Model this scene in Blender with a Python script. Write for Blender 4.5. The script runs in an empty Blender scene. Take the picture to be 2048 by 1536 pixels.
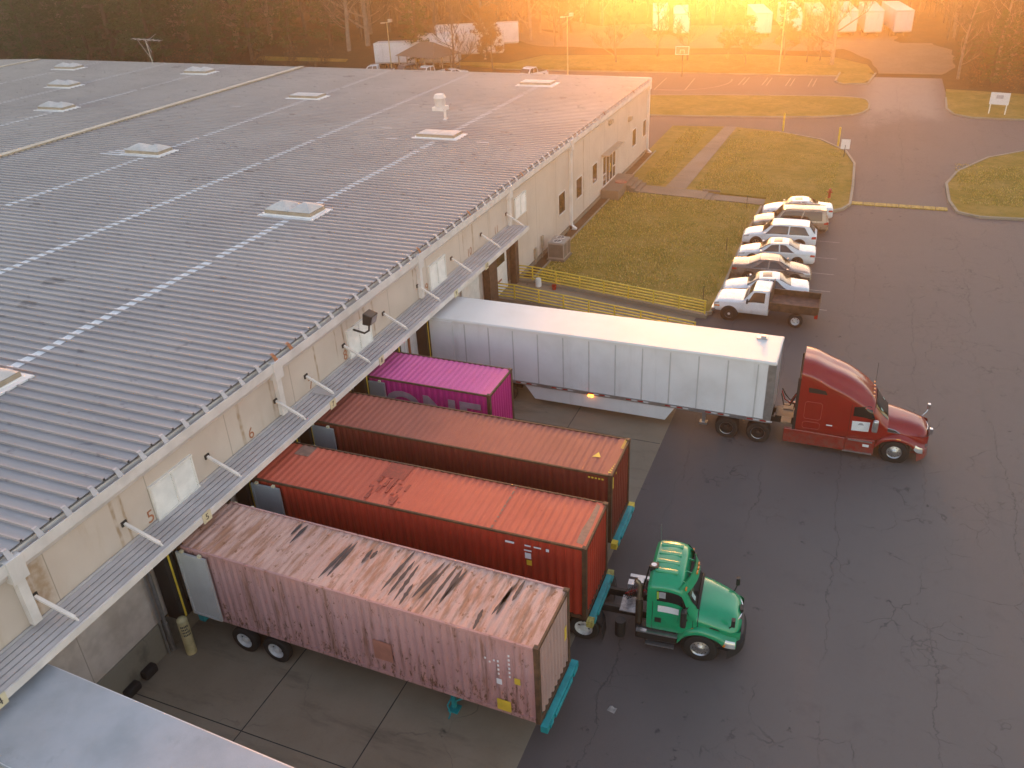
import bpy, bmesh, math, random
from mathutils import Vector, Matrix, noise as mnoise
R = math.radians
random.seed(7)
scene = bpy.context.scene
C = scene.collection

# ------------------------------------------------------------------ camera, sky, sun, exposure
cam_d = bpy.data.cameras.new("Camera")
cam = bpy.data.objects.new("camera", cam_d); C.objects.link(cam); scene.camera = cam
cam_d.sensor_width = 36.0; cam_d.sensor_fit = 'HORIZONTAL'
cam_d.lens = 1691.75 / 2048 * 36.0
cam_d.clip_start = 0.5; cam_d.clip_end = 4000
YAW, PITCH, ROLL = -0.4096, -0.5112, -0.0515
CAM = Vector((22.058, -19.26, 20.924))
fw = Vector((math.sin(YAW)*math.cos(PITCH), math.cos(YAW)*math.cos(PITCH), math.sin(PITCH)))
r0 = Vector((math.cos(YAW), -math.sin(YAW), 0)); u0 = r0.cross(fw)
rt = math.cos(ROLL)*r0 + math.sin(ROLL)*u0; up = -math.sin(ROLL)*r0 + math.cos(ROLL)*u0
cam.matrix_world = Matrix(((rt.x, up.x, -fw.x, CAM.x), (rt.y, up.y, -fw.y, CAM.y), (rt.z, up.z, -fw.z, CAM.z), (0, 0, 0, 1)))

SUN_AZ, SUN_EL = R(-10.0), R(4.6)
world = bpy.data.worlds.new("World"); scene.world = world; world.use_nodes = True
wn = world.node_tree
sky = wn.nodes.new('ShaderNodeTexSky'); sky.sky_type = 'NISHITA'; sky.sun_disc = False
sky.sun_elevation = SUN_EL; sky.sun_rotation = SUN_AZ % (2*math.pi)
sky.air_density = 1.0; sky.dust_density = 1.0; sky.ozone_density = 0.8
bg = wn.nodes['Background']; bg.inputs['Strength'].default_value = 0.15
tint = wn.nodes.new('ShaderNodeMix'); tint.data_type = 'RGBA'; tint.blend_type = 'MULTIPLY'; tint.inputs['Factor'].default_value = 1.0
tint.inputs[7].default_value = (1.10, .965, .99, 1)      # rosy evening sky
wn.links.new(sky.outputs[0], tint.inputs[6]); wn.links.new(tint.outputs[2], bg.inputs[0])
sl = bpy.data.lights.new("Sun", 'SUN'); sl.energy = 4.0; sl.angle = R(3.5); sl.color = (1.0, 0.335, 0.06)
so = bpy.data.objects.new("sun", sl); C.objects.link(so)
sd = Vector((math.sin(SUN_AZ)*math.cos(SUN_EL), math.cos(SUN_AZ)*math.cos(SUN_EL), math.sin(SUN_EL)))
so.rotation_euler = (-sd).to_track_quat('-Z', 'Y').to_euler(); so.location = (0, 150, 60)
scene.view_settings.view_transform = 'Standard'; scene.view_settings.look = 'None'
scene.view_settings.exposure = 2.25; scene.view_settings.gamma = 1.0
scene.cycles.use_denoising = True
scene.cycles.max_bounces = 6; scene.cycles.volume_bounces = 0; scene.cycles.transparent_max_bounces = 6

# ------------------------------------------------------------------ mesh helpers
class MB:
    def __init__(s): s.v = []; s.f = []; s.m = []; s.sm = []
    def add(s, vs, fs, mi=0, sm=False):
        o = len(s.v); s.v += [tuple(p) for p in vs]
        for f in fs: s.f.append(tuple(o+i for i in f)); s.m.append(mi); s.sm.append(sm)
    def box(s, x0, x1, y0, y1, z0, z1, mi=0):
        s.add([(x0,y0,z0),(x1,y0,z0),(x1,y1,z0),(x0,y1,z0),(x0,y0,z1),(x1,y0,z1),(x1,y1,z1),(x0,y1,z1)],
              [(0,3,2,1),(4,5,6,7),(0,1,5,4),(1,2,6,5),(2,3,7,6),(3,0,4,7)], mi)
    def beam(s, p, q, w, h, mi=0, upv=(0,0,1)):
        p = Vector(p); q = Vector(q); d = (q-p).normalized(); u = Vector(upv)
        if abs(d.dot(u)) > .99: u = Vector((1,0,0))
        a = d.cross(u).normalized()*w/2; b = a.cross(d).normalized()*h/2
        vs = [p-a-b, p+a-b, p+a+b, p-a+b, q-a-b, q+a-b, q+a+b, q-a+b]
        s.add(vs, [(0,1,2,3),(7,6,5,4),(0,4,5,1),(1,5,6,2),(2,6,7,3),(3,7,4,0)], mi)
    def tube(s, pts, radii, n=8, mi=0, cap=True, sm=True):
        pts = [Vector(p) for p in pts]
        if not isinstance(radii, (list, tuple)): radii = [radii]*len(pts)
        rings = []; prev = None
        for i, p in enumerate(pts):
            d = (pts[min(i+1, len(pts)-1)] - pts[max(i-1, 0)])
            d = d.normalized() if d.length > 1e-9 else Vector((0,0,1))
            if prev is None:
                a = d.cross(Vector((0,0,1)) if abs(d.z) < .9 else Vector((1,0,0))).normalized()
            else:
                a = (prev - d*prev.dot(d)); a = a.normalized() if a.length > 1e-6 else d.orthogonal().normalized()
            prev = a; b = d.cross(a)
            rings.append([p + (a*math.cos(2*math.pi*k/n) + b*math.sin(2*math.pi*k/n))*radii[i] for k in range(n)])
        vs = [q for r in rings for q in r]; fs = []
        for i in range(len(pts)-1):
            for k in range(n):
                k2 = (k+1) % n; fs.append((i*n+k, i*n+k2, (i+1)*n+k2, (i+1)*n+k))
        if cap: fs += [tuple(reversed(range(n))), tuple((len(pts)-1)*n+k for k in range(n))]
        s.add(vs, fs, mi, sm)
    def cyl(s, p, q, r, n=16, mi=0, r2=None): s.tube([p, q], [r, r if r2 is None else r2], n, mi)
    def lathe(s, prof, o, axis, n=24, mi=0, close=False):
        o = Vector(o); ax = Vector(axis).normalized(); a = ax.orthogonal().normalized(); b = ax.cross(a)
        vs = []; m = len(prof)
        for k in range(n):
            t = 2*math.pi*k/n; e = a*math.cos(t)+b*math.sin(t)
            for r, h in prof: vs.append(o + e*r + ax*h)
        fs = []
        for k in range(n):
            k2 = (k+1) % n
            for i in range(m-1): fs.append((k*m+i, k2*m+i, k2*m+i+1, k*m+i+1))
        s.add(vs, fs, mi, True)
    def disc(s, o, axis, r, n=16, mi=0):
        o = Vector(o); ax = Vector(axis).normalized(); a = ax.orthogonal().normalized(); b = ax.cross(a)
        s.add([o+(a*math.cos(2*math.pi*k/n)+b*math.sin(2*math.pi*k/n))*r for k in range(n)], [tuple(range(n))], mi)
    def prism(s, poly, y0, y1, mi=0, ax='y'):
        n = len(poly)
        f = {'y': lambda p, t: (p[0], t, p[1]), 'x': lambda p, t: (t, p[0], p[1]), 'z': lambda p, t: (p[0], p[1], t)}[ax]
        vs = [f(p, y0) for p in poly] + [f(p, y1) for p in poly]
        fs = [tuple(range(n)), tuple(reversed(range(n, 2*n)))] + [(i, i+n, (i+1) % n + n, (i+1) % n) for i in range(n)]
        s.add(vs, fs, mi)
    def grid(s, fn, nu, nv, mi=0, sm=True):
        vs = [fn(i/nu, j/nv) for j in range(nv+1) for i in range(nu+1)]
        fs = [(j*(nu+1)+i, j*(nu+1)+i+1, (j+1)*(nu+1)+i+1, (j+1)*(nu+1)+i) for j in range(nv) for i in range(nu)]
        s.add(vs, fs, mi, sm)
    def mesh(s, name, mats, fix=True):
        me = bpy.data.meshes.new(name); me.from_pydata([tuple(p) for p in s.v], [], s.f)
        if not isinstance(mats, (list, tuple)): mats = [mats]
        for m in mats: me.materials.append(m)
        me.polygons.foreach_set('material_index', s.m); me.polygons.foreach_set('use_smooth', s.sm)
        if fix:
            bm = bmesh.new(); bm.from_mesh(me); bmesh.ops.recalc_face_normals(bm, faces=bm.faces); bm.to_mesh(me); bm.free()
        me.update()
        if any(s.sm): me.set_sharp_from_angle(angle=R(42))
        return me

def link(name, me, parent=None, loc=None, bev=0):
    o = bpy.data.objects.new(name, me); C.objects.link(o)
    if parent: o.parent = parent
    if loc: o.location = loc
    if bev:
        b = o.modifiers.new('bevel', 'BEVEL'); b.width = bev; b.segments = 2; b.limit_method = 'ANGLE'; b.angle_limit = R(40)
    return o
def part(name, mb, mats, parent, label=None, bev=0, fix=True):
    o = link(name, mb.mesh(name, mats, fix), parent, None, bev)
    if label: o['label'] = label
    return o
def tag(o, label, cat, group=None, kind=None):
    if label: o['label'] = label
    if cat: o['category'] = cat
    if group: o['group'] = group
    if kind: o['kind'] = kind
    return o
def thing(name, label, cat, loc=(0,0,0), rz=0, group=None):
    o = bpy.data.objects.new(name, None); C.objects.link(o); o.location = loc; o.rotation_euler = (0,0,rz)
    o.empty_display_size = .3
    return tag(o, label, cat, group)
def single(name, mb, mats, label, cat, loc=None, group=None, bev=0):
    return tag(link(name, mb.mesh(name, mats), None, loc, bev), label, cat, group)
def struct(name, mb, mats, fix=True):
    o = link(name, mb.mesh(name, mats, fix)); o['kind'] = 'structure'; return o
def copy_tree(o, parent=None):
    c = o.copy(); C.objects.link(c)
    if parent: c.parent = parent
    for ch in list(o.children): copy_tree(ch, c)
    return c
def dup(o, loc, rz, label, group=None, scale=None):
    c = copy_tree(o); c.location = loc; c.rotation_euler = (0,0,rz); c['label'] = label
    if group: c['group'] = group
    if scale: c.scale = scale
    return c
def text_mb(body, size, extr=.002, off=0):
    cu = bpy.data.curves.new('t', 'FONT'); cu.body = body; cu.size = size; cu.align_x = 'CENTER'; cu.align_y = 'CENTER'; cu.extrude = extr; cu.offset = off
    cu.resolution_u = 4
    o = bpy.data.objects.new('t', cu); C.objects.link(o)
    dg = bpy.context.evaluated_depsgraph_get(); me = bpy.data.meshes.new_from_object(o.evaluated_get(dg))
    mb = MB(); mb.add([v.co.copy() for v in me.vertices], [tuple(p.vertices) for p in me.polygons])
    bpy.data.objects.remove(o); bpy.data.curves.remove(cu); bpy.data.meshes.remove(me)
    return mb
def place_text(mb, o, ex, ey):
    o = Vector(o); ex = Vector(ex).normalized(); ey = Vector(ey).normalized(); ez = ex.cross(ey)
    mb.v = [tuple(o + ex*p[0] + ey*p[1] + ez*p[2]) for p in mb.v]; return mb

# ------------------------------------------------------------------ materials
class NT:
    def __init__(s, name):
        s.mat = bpy.data.materials.new(name); s.mat.use_nodes = True; s.t = s.mat.node_tree
        s.b = s.t.nodes['Principled BSDF']; s.co = s.t.nodes.new('ShaderNodeTexCoord').outputs['Object']
    def n(s, typ, **kw):
        nd = s.t.nodes.new(typ)
        for k, v in kw.items(): setattr(nd, k, v)
        return nd
    def put(s, sock, v):
        if isinstance(v, bpy.types.NodeSocket): s.t.links.new(v, sock)
        else: sock.default_value = v
    def mapped(s, scale=(1,1,1), loc=(0,0,0), rot=(0,0,0)):
        m = s.n('ShaderNodeMapping'); s.t.links.new(s.co, m.inputs[0]); m.inputs['Scale'].default_value = scale
        m.inputs['Location'].default_value = loc; m.inputs['Rotation'].default_value = rot
        return m.outputs[0]
    def noise(s, scale, detail=4, rough=.55, co=None, dist=0):
        nd = s.n('ShaderNodeTexNoise'); s.put(nd.inputs['Vector'], co or s.co); nd.inputs['Scale'].default_value = scale
        nd.inputs['Detail'].default_value = detail; nd.inputs['Roughness'].default_value = rough; nd.inputs['Distortion'].default_value = dist
        return nd.outputs['Fac']
    def voro(s, scale, feat='DISTANCE_TO_EDGE', co=None, rnd=1.0):
        nd = s.n('ShaderNodeTexVoronoi', feature=feat); s.put(nd.inputs['Vector'], co or s.co); nd.inputs['Scale'].default_value = scale
        nd.inputs['Randomness'].default_value = rnd
        return nd.outputs['Distance']
    def math(s, op, a, b=0.0, c=None, clamp=False):
        nd = s.n('ShaderNodeMath', operation=op, use_clamp=clamp); s.put(nd.inputs[0], a); s.put(nd.inputs[1], b)
        if c is not None: s.put(nd.inputs[2], c)
        return nd.outputs[0]
    def step(s, v, a, b, hi=1.0):
        nd = s.n('ShaderNodeMapRange', interpolation_type='SMOOTHSTEP'); s.put(nd.inputs[0], v)
        nd.inputs[1].default_value = a; nd.inputs[2].default_value = b; nd.inputs[3].default_value = 0; nd.inputs[4].default_value = hi
        return nd.outputs[0]
    def mix(s, f, a, b, blend='MIX'):
        nd = s.n('ShaderNodeMix', data_type='RGBA', blend_type=blend); s.put(nd.inputs['Factor'], f)
        for k, v in ((6, a), (7, b)):
            if isinstance(v, bpy.types.NodeSocket): s.t.links.new(v, nd.inputs[k])
            else: nd.inputs[k].default_value = tuple(v) + (1,) if len(v) == 3 else v
        return nd.outputs[2]
    def xyz(s):
        nd = s.n('ShaderNodeSeparateXYZ'); s.t.links.new(s.co, nd.inputs[0]); return nd.outputs
    def vadd(s, co, fac, amount):
        # distort a coordinate by a noise colour
        nz = s.n('ShaderNodeTexNoise'); s.put(nz.inputs['Vector'], co); nz.inputs['Scale'].default_value = fac; nz.inputs['Detail'].default_value = 3
        sub = s.n('ShaderNodeVectorMath', operation='SUBTRACT'); s.t.links.new(nz.outputs['Color'], sub.inputs[0]); sub.inputs[1].default_value = (.5,.5,.5)
        sc = s.n('ShaderNodeVectorMath', operation='SCALE'); s.t.links.new(sub.outputs[0], sc.inputs[0]); sc.inputs['Scale'].default_value = amount
        ad = s.n('ShaderNodeVectorMath', operation='ADD'); s.put(ad.inputs[0], co); s.t.links.new(sc.outputs[0], ad.inputs[1])
        return ad.outputs[0]
    def bump(s, h, strength=.3, dist=.02):
        nd = s.n('ShaderNodeBump'); s.put(nd.inputs['Height'], h); nd.inputs['Strength'].default_value = strength; nd.inputs['Distance'].default_value = dist
        s.t.links.new(nd.outputs[0], s.b.inputs['Normal'])
    def out(s, col, rough=.6, metal=0.0, coat=0.0, spec=None):
        if isinstance(col, bpy.types.NodeSocket): s.t.links.new(col, s.b.inputs['Base Color'])
        else: s.b.inputs['Base Color'].default_value = tuple(col) + (1,)
        s.put(s.b.inputs['Roughness'], rough); s.b.inputs['Metallic'].default_value = metal
        if coat: s.b.inputs['Coat Weight'].default_value = coat; s.b.inputs['Coat Roughness'].default_value = .06
        if spec is not None: s.b.inputs['Specular IOR Level'].default_value = spec
        return s.mat
def sc3(c, k): return tuple(x*k for x in c)
def plain(name, col, rough=.6, metal=0.0, coat=0.0, var=.18, scale=2.5, spec=None):
    n = NT(name); f = n.noise(scale, 5); f2 = n.noise(scale*9, 3)
    c = n.mix(n.step(f, .3, .75), sc3(col, 1-var), sc3(col, 1+var*.6)); c = n.mix(n.step(f2, .62, .8, .5), c, sc3(col, 1-1.8*var))
    r = n.math('ADD', n.math('MULTIPLY', f, .18), rough-.09)
    return n.out(c, r, metal, coat, spec)
def emit(name, col, k):
    n = NT(name); n.b.inputs['Emission Color'].default_value = col + (1,); n.b.inputs['Emission Strength'].default_value = k
    return n.out(sc3(col, .6), .4)

M = {}
M['dark'] = plain('black_rubber', (.016,.016,.017), .75)
M['tyre'] = plain('tyre_rubber', (.018,.017,.016), .8, scale=12)
M['chrome'] = plain('polished_metal', (.62,.62,.62), .22, 1.0, var=.08)
M['alu'] = plain('aluminium', (.5,.5,.51), .38, .9, var=.12, scale=6)
M['steelwhite'] = plain('white_steel_rim', (.62,.62,.62), .45, var=.15, scale=9)
M['frame'] = plain('black_frame_paint', (.02,.019,.018), .55)
M['glass'] = plain('tinted_glass', (.012,.015,.015), .06, spec=.6, var=.05)
M['glass2'] = plain('car_glass', (.03,.032,.03), .06, spec=.7, var=.05)
M['white'] = plain('white_paint', (.74,.74,.74), .35, coat=.4, var=.04)
M['whitebox'] = None
M['lampglass'] = plain('headlamp_lens', (.6,.6,.6), .12, .4, coat=.5)
M['redlens'] = plain('red_lens', (.42,.015,.012), .2, coat=.6)
M['amber'] = plain('amber_lens', (.75,.22,.01), .25, coat=.5)
M['yellow'] = plain('yellow_paint', (.74,.52,.05), .5, var=.2)
M['teal'] = None
M['wood'] = plain('weathered_wood', (.1,.06,.04), .8, var=.4, scale=4)
M['sticker'] = plain('white_sticker', (.72,.72,.74), .5, var=.06)
M['scuff'] = plain('scuffed_steel', (.26,.15,.115), .6, var=.3, scale=5)
M['markwhite'] = plain('worn_white_marking', (.34,.31,.29), .7, var=.4, scale=5)
M['numorange'] = plain('rust_orange_number_paint', (.42,.16,.07), .7, var=.2, scale=6)
M['ink'] = plain('dark_lettering', (.05,.045,.045), .6)
M['signplate'] = plain('cream_sign_plate', (.7,.62,.42), .5, var=.1)

def m_asphalt():
    n = NT('asphalt')
    X, Y, Z = n.xyz()
    base = n.mix(n.step(n.noise(.06, 5), .35, .7), (.100,.078,.073), (.124,.099,.093))
    # older, paler surface to the right of the yard and along the drive
    old = n.step(n.math('ADD', X, n.math('MULTIPLY', n.noise(.12, 3), 8.0)), 17.0, 36.0)
    base = n.mix(old, base, n.mix(n.noise(.9, 6), (.140,.116,.106), (.166,.139,.127)))
    # dark resealed band next to the concrete
    base = n.mix(n.step(n.noise(.9, 6, .65), .52, .75, .35), base, (.084,.065,.061))
    speck = n.noise(45, 2); base = n.mix(n.step(speck, .6, .8, .45), base, (.13,.12,.11))
    speck2 = n.noise(22, 2); base = n.mix(n.step(speck2, .64, .8, .6), base, (.018,.017,.016))
    # wheel-path streaks along the drive
    st = n.noise(1.0, 4, .6, n.mapped((1.1, .035, 1))); base = n.mix(n.step(st, .55, .75, .3), base, (.11,.1,.092))
    # dusty pale paving up the drive
    w = n.math('ADD', n.math('SUBTRACT', Y, 85), n.math('MULTIPLY', n.noise(.25, 5, .6, n.mapped((1, .3, 1))), 26.0))
    inx = n.math('MULTIPLY', n.step(X, 19.5, 22.5), n.math('SUBTRACT', 1.0, n.step(X, 27.5, 30)))
    base = n.mix(n.math('MULTIPLY', n.step(w, 2, 15, .8), inx), base, (.30,.265,.235))
    # oil drips
    oil = n.step(n.noise(1.5, 4, .65), .62, .70); area = n.step(n.noise(.16, 2), .50, .60)
    base = n.mix(n.math('MULTIPLY', oil, n.math('MULTIPLY', area, .9)), base, (.040,.032,.029))
    # cracks: long wandering ones and fine alligator fields
    dco = n.vadd(n.vadd(n.co, .5, 1.2), 2.2, .45)
    xr = n.math('ADD', X, n.math('MULTIPLY', Y, .02))
    wob = n.math('ADD', n.math('MULTIPLY', n.math('SUBTRACT', n.noise(.35, 3), .5), 1.1), n.math('MULTIPLY', n.math('SUBTRACT', n.noise(2.2, 4, .7), .5), .5))
    lane = n.math('DIVIDE', n.math('ADD', xr, wob), 3.1); near = n.math('ABSOLUTE', n.math('SUBTRACT', n.math('FRACT', lane), .5))
    k1 = n.math('SUBTRACT', 1.0, n.step(near, .002, .0085)); k1 = n.math('MULTIPLY', n.math('MULTIPLY', k1, n.step(n.noise(.22, 3, .6, n.mapped((1, .35, 1))), .44, .56)), .85)
    c2 = n.voro(.42, co=dco); k2 = n.math('SUBTRACT', 1.0, n.step(c2, .003, .011))
    fld = n.step(n.math('ADD', n.noise(.13, 3), n.math('MULTIPLY', old, .10)), .52, .62); k2 = n.math('MULTIPLY', n.math('MULTIPLY', n.math('MULTIPLY', k2, fld), n.step(n.noise(.7, 2), .42, .6)), .8)
    c3 = n.voro(1.1, co=dco); k3 = n.math('MULTIPLY', n.math('MULTIPLY', n.math('SUBTRACT', 1.0, n.step(c3, .006, .024)), n.step(n.math('ADD', n.noise(.2, 2), n.math('MULTIPLY', old, .06)), .6, .68)), .55)
    k = n.math('MAXIMUM', n.math('MAXIMUM', k1, k2), k3)
    base = n.mix(n.math('MULTIPLY', k, .6), base, (.022,.019,.018))
    n.bump(n.math('SUBTRACT', n.math('MULTIPLY', speck, .6), n.math('MULTIPLY', k, 1.5)), .35, .012)
    return n.out(base, n.math('ADD', .72, n.math('MULTIPLY', speck, .2)))
def m_concrete(name, a, b, stain):
    n = NT(name)
    c = n.mix(n.step(n.noise(.35, 6, .6), .3, .7), a, b)
    c = n.mix(n.step(n.noise(9, 4), .55, .8, .35), c, sc3(a, .7))
    c = n.mix(n.step(n.noise(.8, 5, .65, n.mapped((.35, 1.4, 1))), .52, .72, .5), c, stain)
    c = n.mix(n.step(n.noise(1.5, 3), .70, .76, .85), c, sc3(stain, .4))
    cr = n.math('SUBTRACT', 1.0, n.step(n.voro(.2, co=n.vadd(n.co, .8, 1.6)), .002, .006)); c = n.mix(n.math('MULTIPLY', n.math('MULTIPLY', cr, .5), n.step(n.noise(.2, 2), .52, .62)), c, sc3(stain, .6))
    n.bump(n.noise(30, 3), .15, .01)
    return n.out(c, .8)
def m_grass(name, g1, g2, dry, bare):
    n = NT(name)
    c = n.mix(n.step(n.noise(.35, 6, .65), .36, .64), g1, dry)
    c = n.mix(n.step(n.noise(1.6, 5, .7), .45, .7, .7), c, g2)
    c = n.mix(n.step(n.noise(.9, 6, .7, n.mapped((1,1.6,1))), .58, .72, .7), c, bare)
    c = n.mix(n.step(n.noise(14, 3), .5, .75, .6), c, sc3(g1, .45))
    n.bump(n.noise(11, 5, .7), .9, .06)
    return n.out(c, .95, spec=.1)
def m_wall():
    n = NT('beige_painted_panel_wall')
    X, Y, Z = n.xyz()
    c = n.mix(n.step(n.noise(.5, 5), .3, .7), (.58,.49,.42), (.65,.56,.485))
    c = n.mix(n.step(n.noise(1.2, 6, .65, n.mapped((1, 1.6, .22))), .55, .8, .45), c, (.44,.33,.21))
    # rust and dirt streaks below the gutter joints
    wob = n.math('MULTIPLY', n.math('SUBTRACT', n.noise(2.0, 3), .5), .12); yy = n.math('ADD', Y, wob)
    acc = None
    for y, w, ztop, zb in ((-8.2,.28,6.4,4.8),(-8.55,.12,6.4,4.6),(-5.5,.07,6.4,4.7),(-5.15,.05,6.3,4.7),(.35,.09,6.4,4.7),(5.1,.06,6.3,4.8),(7.15,.05,6.3,5.0),(7.55,.06,6.3,5.0),(8.55,.05,6.3,5.0),
                           (9.6,.08,6.4,4.7),(6.6,.04,6.3,5.3),(8.9,.1,6.4,5.9),(20.2,.09,6.4,4.8),(19.0,.05,6.3,5.3),(22.5,.05,6.3,5.4),(13.4,.05,6.4,5.5),(2.2,.06,6.4,5.0),(39.7,.10,6.3,1.2),(28.2,.04,4.6,3.2),(-2.2,.04,5.3,4.8)):
        d = n.math('ABSOLUTE', n.math('SUBTRACT', yy, y)); s = n.math('SUBTRACT', 1.0, n.step(d, w*.35, w*1.3))
        s = n.math('MULTIPLY', s, n.step(Z, zb-.6, zb+.5)); s = n.math('MULTIPLY', s, n.step(n.math('MULTIPLY', Z, -1.0), -ztop-.2, -ztop+.2))
        acc = s if acc is None else n.math('MAXIMUM', acc, s)
    c = n.mix(n.math('MULTIPLY', acc, n.step(n.noise(3, 3), .2, .65, .7)), c, (.30,.175,.065))
    # panel joints every 3.78 m
    j = n.math('ABSOLUTE', n.math('SUBTRACT', n.math('FRACT', n.math('DIVIDE', n.math('ADD', Y, 8.79+1.0), 3.777)), .5))
    jm = n.math('SUBTRACT', 1.0, n.step(j, .0025, .0060)); c = n.mix(n.math('MULTIPLY', jm, .6), c, (.22,.17,.115))
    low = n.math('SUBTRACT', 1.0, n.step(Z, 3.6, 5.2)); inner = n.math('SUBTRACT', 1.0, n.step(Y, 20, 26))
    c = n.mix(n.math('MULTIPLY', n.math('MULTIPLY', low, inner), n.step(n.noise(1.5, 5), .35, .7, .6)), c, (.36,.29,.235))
    n.bump(n.noise(18, 3), .12, .01)
    return n.out(c, .8)
def m_roof():
    n = NT('weathered_grey_roof_metal')
    X, Y, Z = n.xyz()
    c = n.mix(n.step(n.noise(.15, 5), .3, .7), (.34,.312,.316), (.395,.365,.365))
    c = n.mix(n.step(n.noise(1.0, 4, .6, n.mapped((.35, 2.6, 1))), .5, .72, .5), c, (.27,.25,.257))
    c = n.mix(n.step(n.noise(2.2, 5, .6, n.mapped((.5, 2.1, 1))), .6, .72, .45), c, (.47,.45,.46))
    # soot-dark lap ends near the eave
    c = n.mix(n.step(n.noise(1.3, 4, .6, n.mapped((1.3, 2.1, 1))), .62, .70, .7), c, (.20,.185,.195))
    c = n.mix(n.step(n.noise(.5, 3), .68, .72, .7), c, (.19,.17,.17))
    return n.out(c, .5, .25)
def m_trailer_white(name='white_trailer_panel', base=(.74,.73,.75), dirt=(.42,.40,.38), amt=.35):
    n = NT(name)
    c = n.mix(n.step(n.noise(.5, 5, .6), .35, .75, amt), base, dirt)
    c = n.mix(n.step(n.noise(1.0, 6, .7, n.mapped((1.2, 1, .12))), .56, .75, amt), c, dirt)
    c = n.mix(n.step(n.noise(20, 3), .66, .8, .25), c, dirt)
    return n.out(c, .4, 0, .15)
def m_container(name, base, fade, rust, streak=.55, rust_amt=.6, roof=False, marks=False, rough=.55):
    n = NT(name)
    c = n.mix(n.step(n.noise(.6, 5, .6), .3, .72), base, fade)
    X, Y, Z = n.xyz()
    if roof:
        s = n.noise(1.0, 6, .7, n.mapped((3.6, .55, 1))); d = n.noise(3.2, 6, .75, n.mapped((1.5, .8, 1)))
    else:
        s = n.noise(1.0, 6, .7, n.mapped((3.4, 3.4, .3))); d = n.noise(4.5, 6, .8, n.mapped((1.4, 1.4, .55)))
        low = n.math('SUBTRACT', 1.0, n.step(Z, .15, 1.6)); d = n.math('ADD', d, n.math('MULTIPLY', low, .055*rust_amt))
    c = n.mix(n.step(s, .66-.14*streak, .80-.12*streak, .75*min(1, rust_amt+.2)), c, n.mix(.5, rust, sc3(rust, 1.5)))
    c = n.mix(n.step(d, .70-.12*rust_amt, .74-.11*rust_amt, .95), c, rust)
    if marks:
        b = n.noise(1.0, 3, .5, n.mapped((3.6, .30, 1), (3.3, 1.7, 0))); a = n.step(n.noise(.22, 2, .5, n.mapped((1, .3, 1), (2.2, 0, 0))), .46, .54)
        c = n.mix(n.math('MULTIPLY', n.step(b, .60, .635), n.math('MULTIPLY', a, .9)), c, (.028,.022,.026))
        g = n.step(n.noise(1.1, 4), .66, .72, .6); c = n.mix(g, c, (.12,.105,.08))
    return n.out(c, n.math('ADD', rough, n.math('MULTIPLY', d, .2)))
M['asphalt'] = m_asphalt()
M['apron'] = m_concrete('apron_concrete', (.235,.18,.125), (.29,.228,.165), (.085,.066,.047))
M['walk'] = m_concrete('walkway_concrete', (.165,.13,.095), (.22,.175,.135), (.11,.085,.06))
M['kerb'] = m_concrete('kerb_concrete', (.24,.22,.17), (.32,.29,.23), (.15,.13,.09))
M['found'] = m_concrete('foundation_concrete', (.20,.175,.13), (.26,.23,.18), (.08,.07,.055))
M['grass'] = m_grass('dormant_lawn', (.26,.195,.038), (.17,.155,.03), (.37,.25,.075), (.31,.21,.10))
M['litter'] = m_grass('leaf_litter', (.075,.047,.025), (.055,.040,.02), (.10,.06,.03), (.065,.044,.027))
M['dirt'] = m_grass('bare_gravel_dirt', (.21,.17,.125), (.18,.145,.105), (.24,.195,.145), (.14,.11,.075))
M['mulch'] = m_grass('mulch_strip', (.12,.075,.045), (.09,.055,.03), (.15,.1,.065), (.07,.045,.03))
M['wall'] = m_wall(); M['roof'] = m_roof()
M['gutter'] = plain('white_gutter_metal', (.76,.71,.68), .5, var=.14, scale=1.2)
M['canopy'] = plain('galvanised_canopy_sheet', (.54,.51,.52), .5, .15, var=.16, scale=.7)
M['louvre'] = plain('white_louvre', (.82,.79,.75), .5, var=.1)
M['dome'] = plain('milky_skylight_dome', (.62,.59,.57), .7, coat=0, var=.14, scale=1.5)
M['beigecurb'] = plain('beige_curb_metal', (.40,.33,.25), .6, var=.2)
M['coating'] = plain('white_roof_coating', (.86,.84,.84), .6, var=.08, scale=4)
M['tan'] = plain('tan_ridge_cap', (.58,.49,.38), .6, var=.2, scale=1)
M['pad'] = plain('dock_pad_vinyl', (.020,.017,.014), .6, var=.3)
M['post'] = plain('bollard_cream_paint', (.52,.44,.24), .6, var=.25, scale=3)
M['whitebox'] = m_trailer_white(); M['oldbox'] = m_trailer_white('grubby_trailer_panel', (.50,.47,.42), (.27,.22,.17), .75)
M['trroof'] = m_trailer_white('white_trailer_roof', (.72,.71,.70), (.58,.55,.52), .35)
M['seam'] = plain('grey_panel_seam', (.50,.49,.495), .5, var=.1)
M['greyroof'] = m_trailer_white('snowmelt_grey_trailer_roof', (.43,.445,.48), (.29,.31,.335), .8)
M['teal'] = plain('teal_chassis_paint', (.012,.30,.33), .45, var=.2, scale=4)
def m_truck(name, col):
    n = NT(name); X, Y, Z = n.xyz(); f = n.noise(2.2, 5)
    c = n.mix(n.step(f, .3, .75), sc3(col, .93), sc3(col, 1.05))
    g = n.math('MULTIPLY', n.math('SUBTRACT', 1.0, n.step(Z, .35, 1.35)), n.step(n.noise(5, 6, .7), .3, .75, .75)); c = n.mix(g, c, (.15,.11,.085))
    sp = n.step(n.noise(1.0, 6, .7, n.mapped((9, 9, 1.2))), .60, .75, .22); c = n.mix(sp, c, (.20,.16,.13))
    return n.out(c, n.math('ADD', n.math('MULTIPLY', g, .4), .28), 0, .5)
M['green'] = m_truck('green_truck_paint', (.004,.30,.13))
M['red'] = m_truck('red_truck_paint', (.27,.012,.008))

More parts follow.
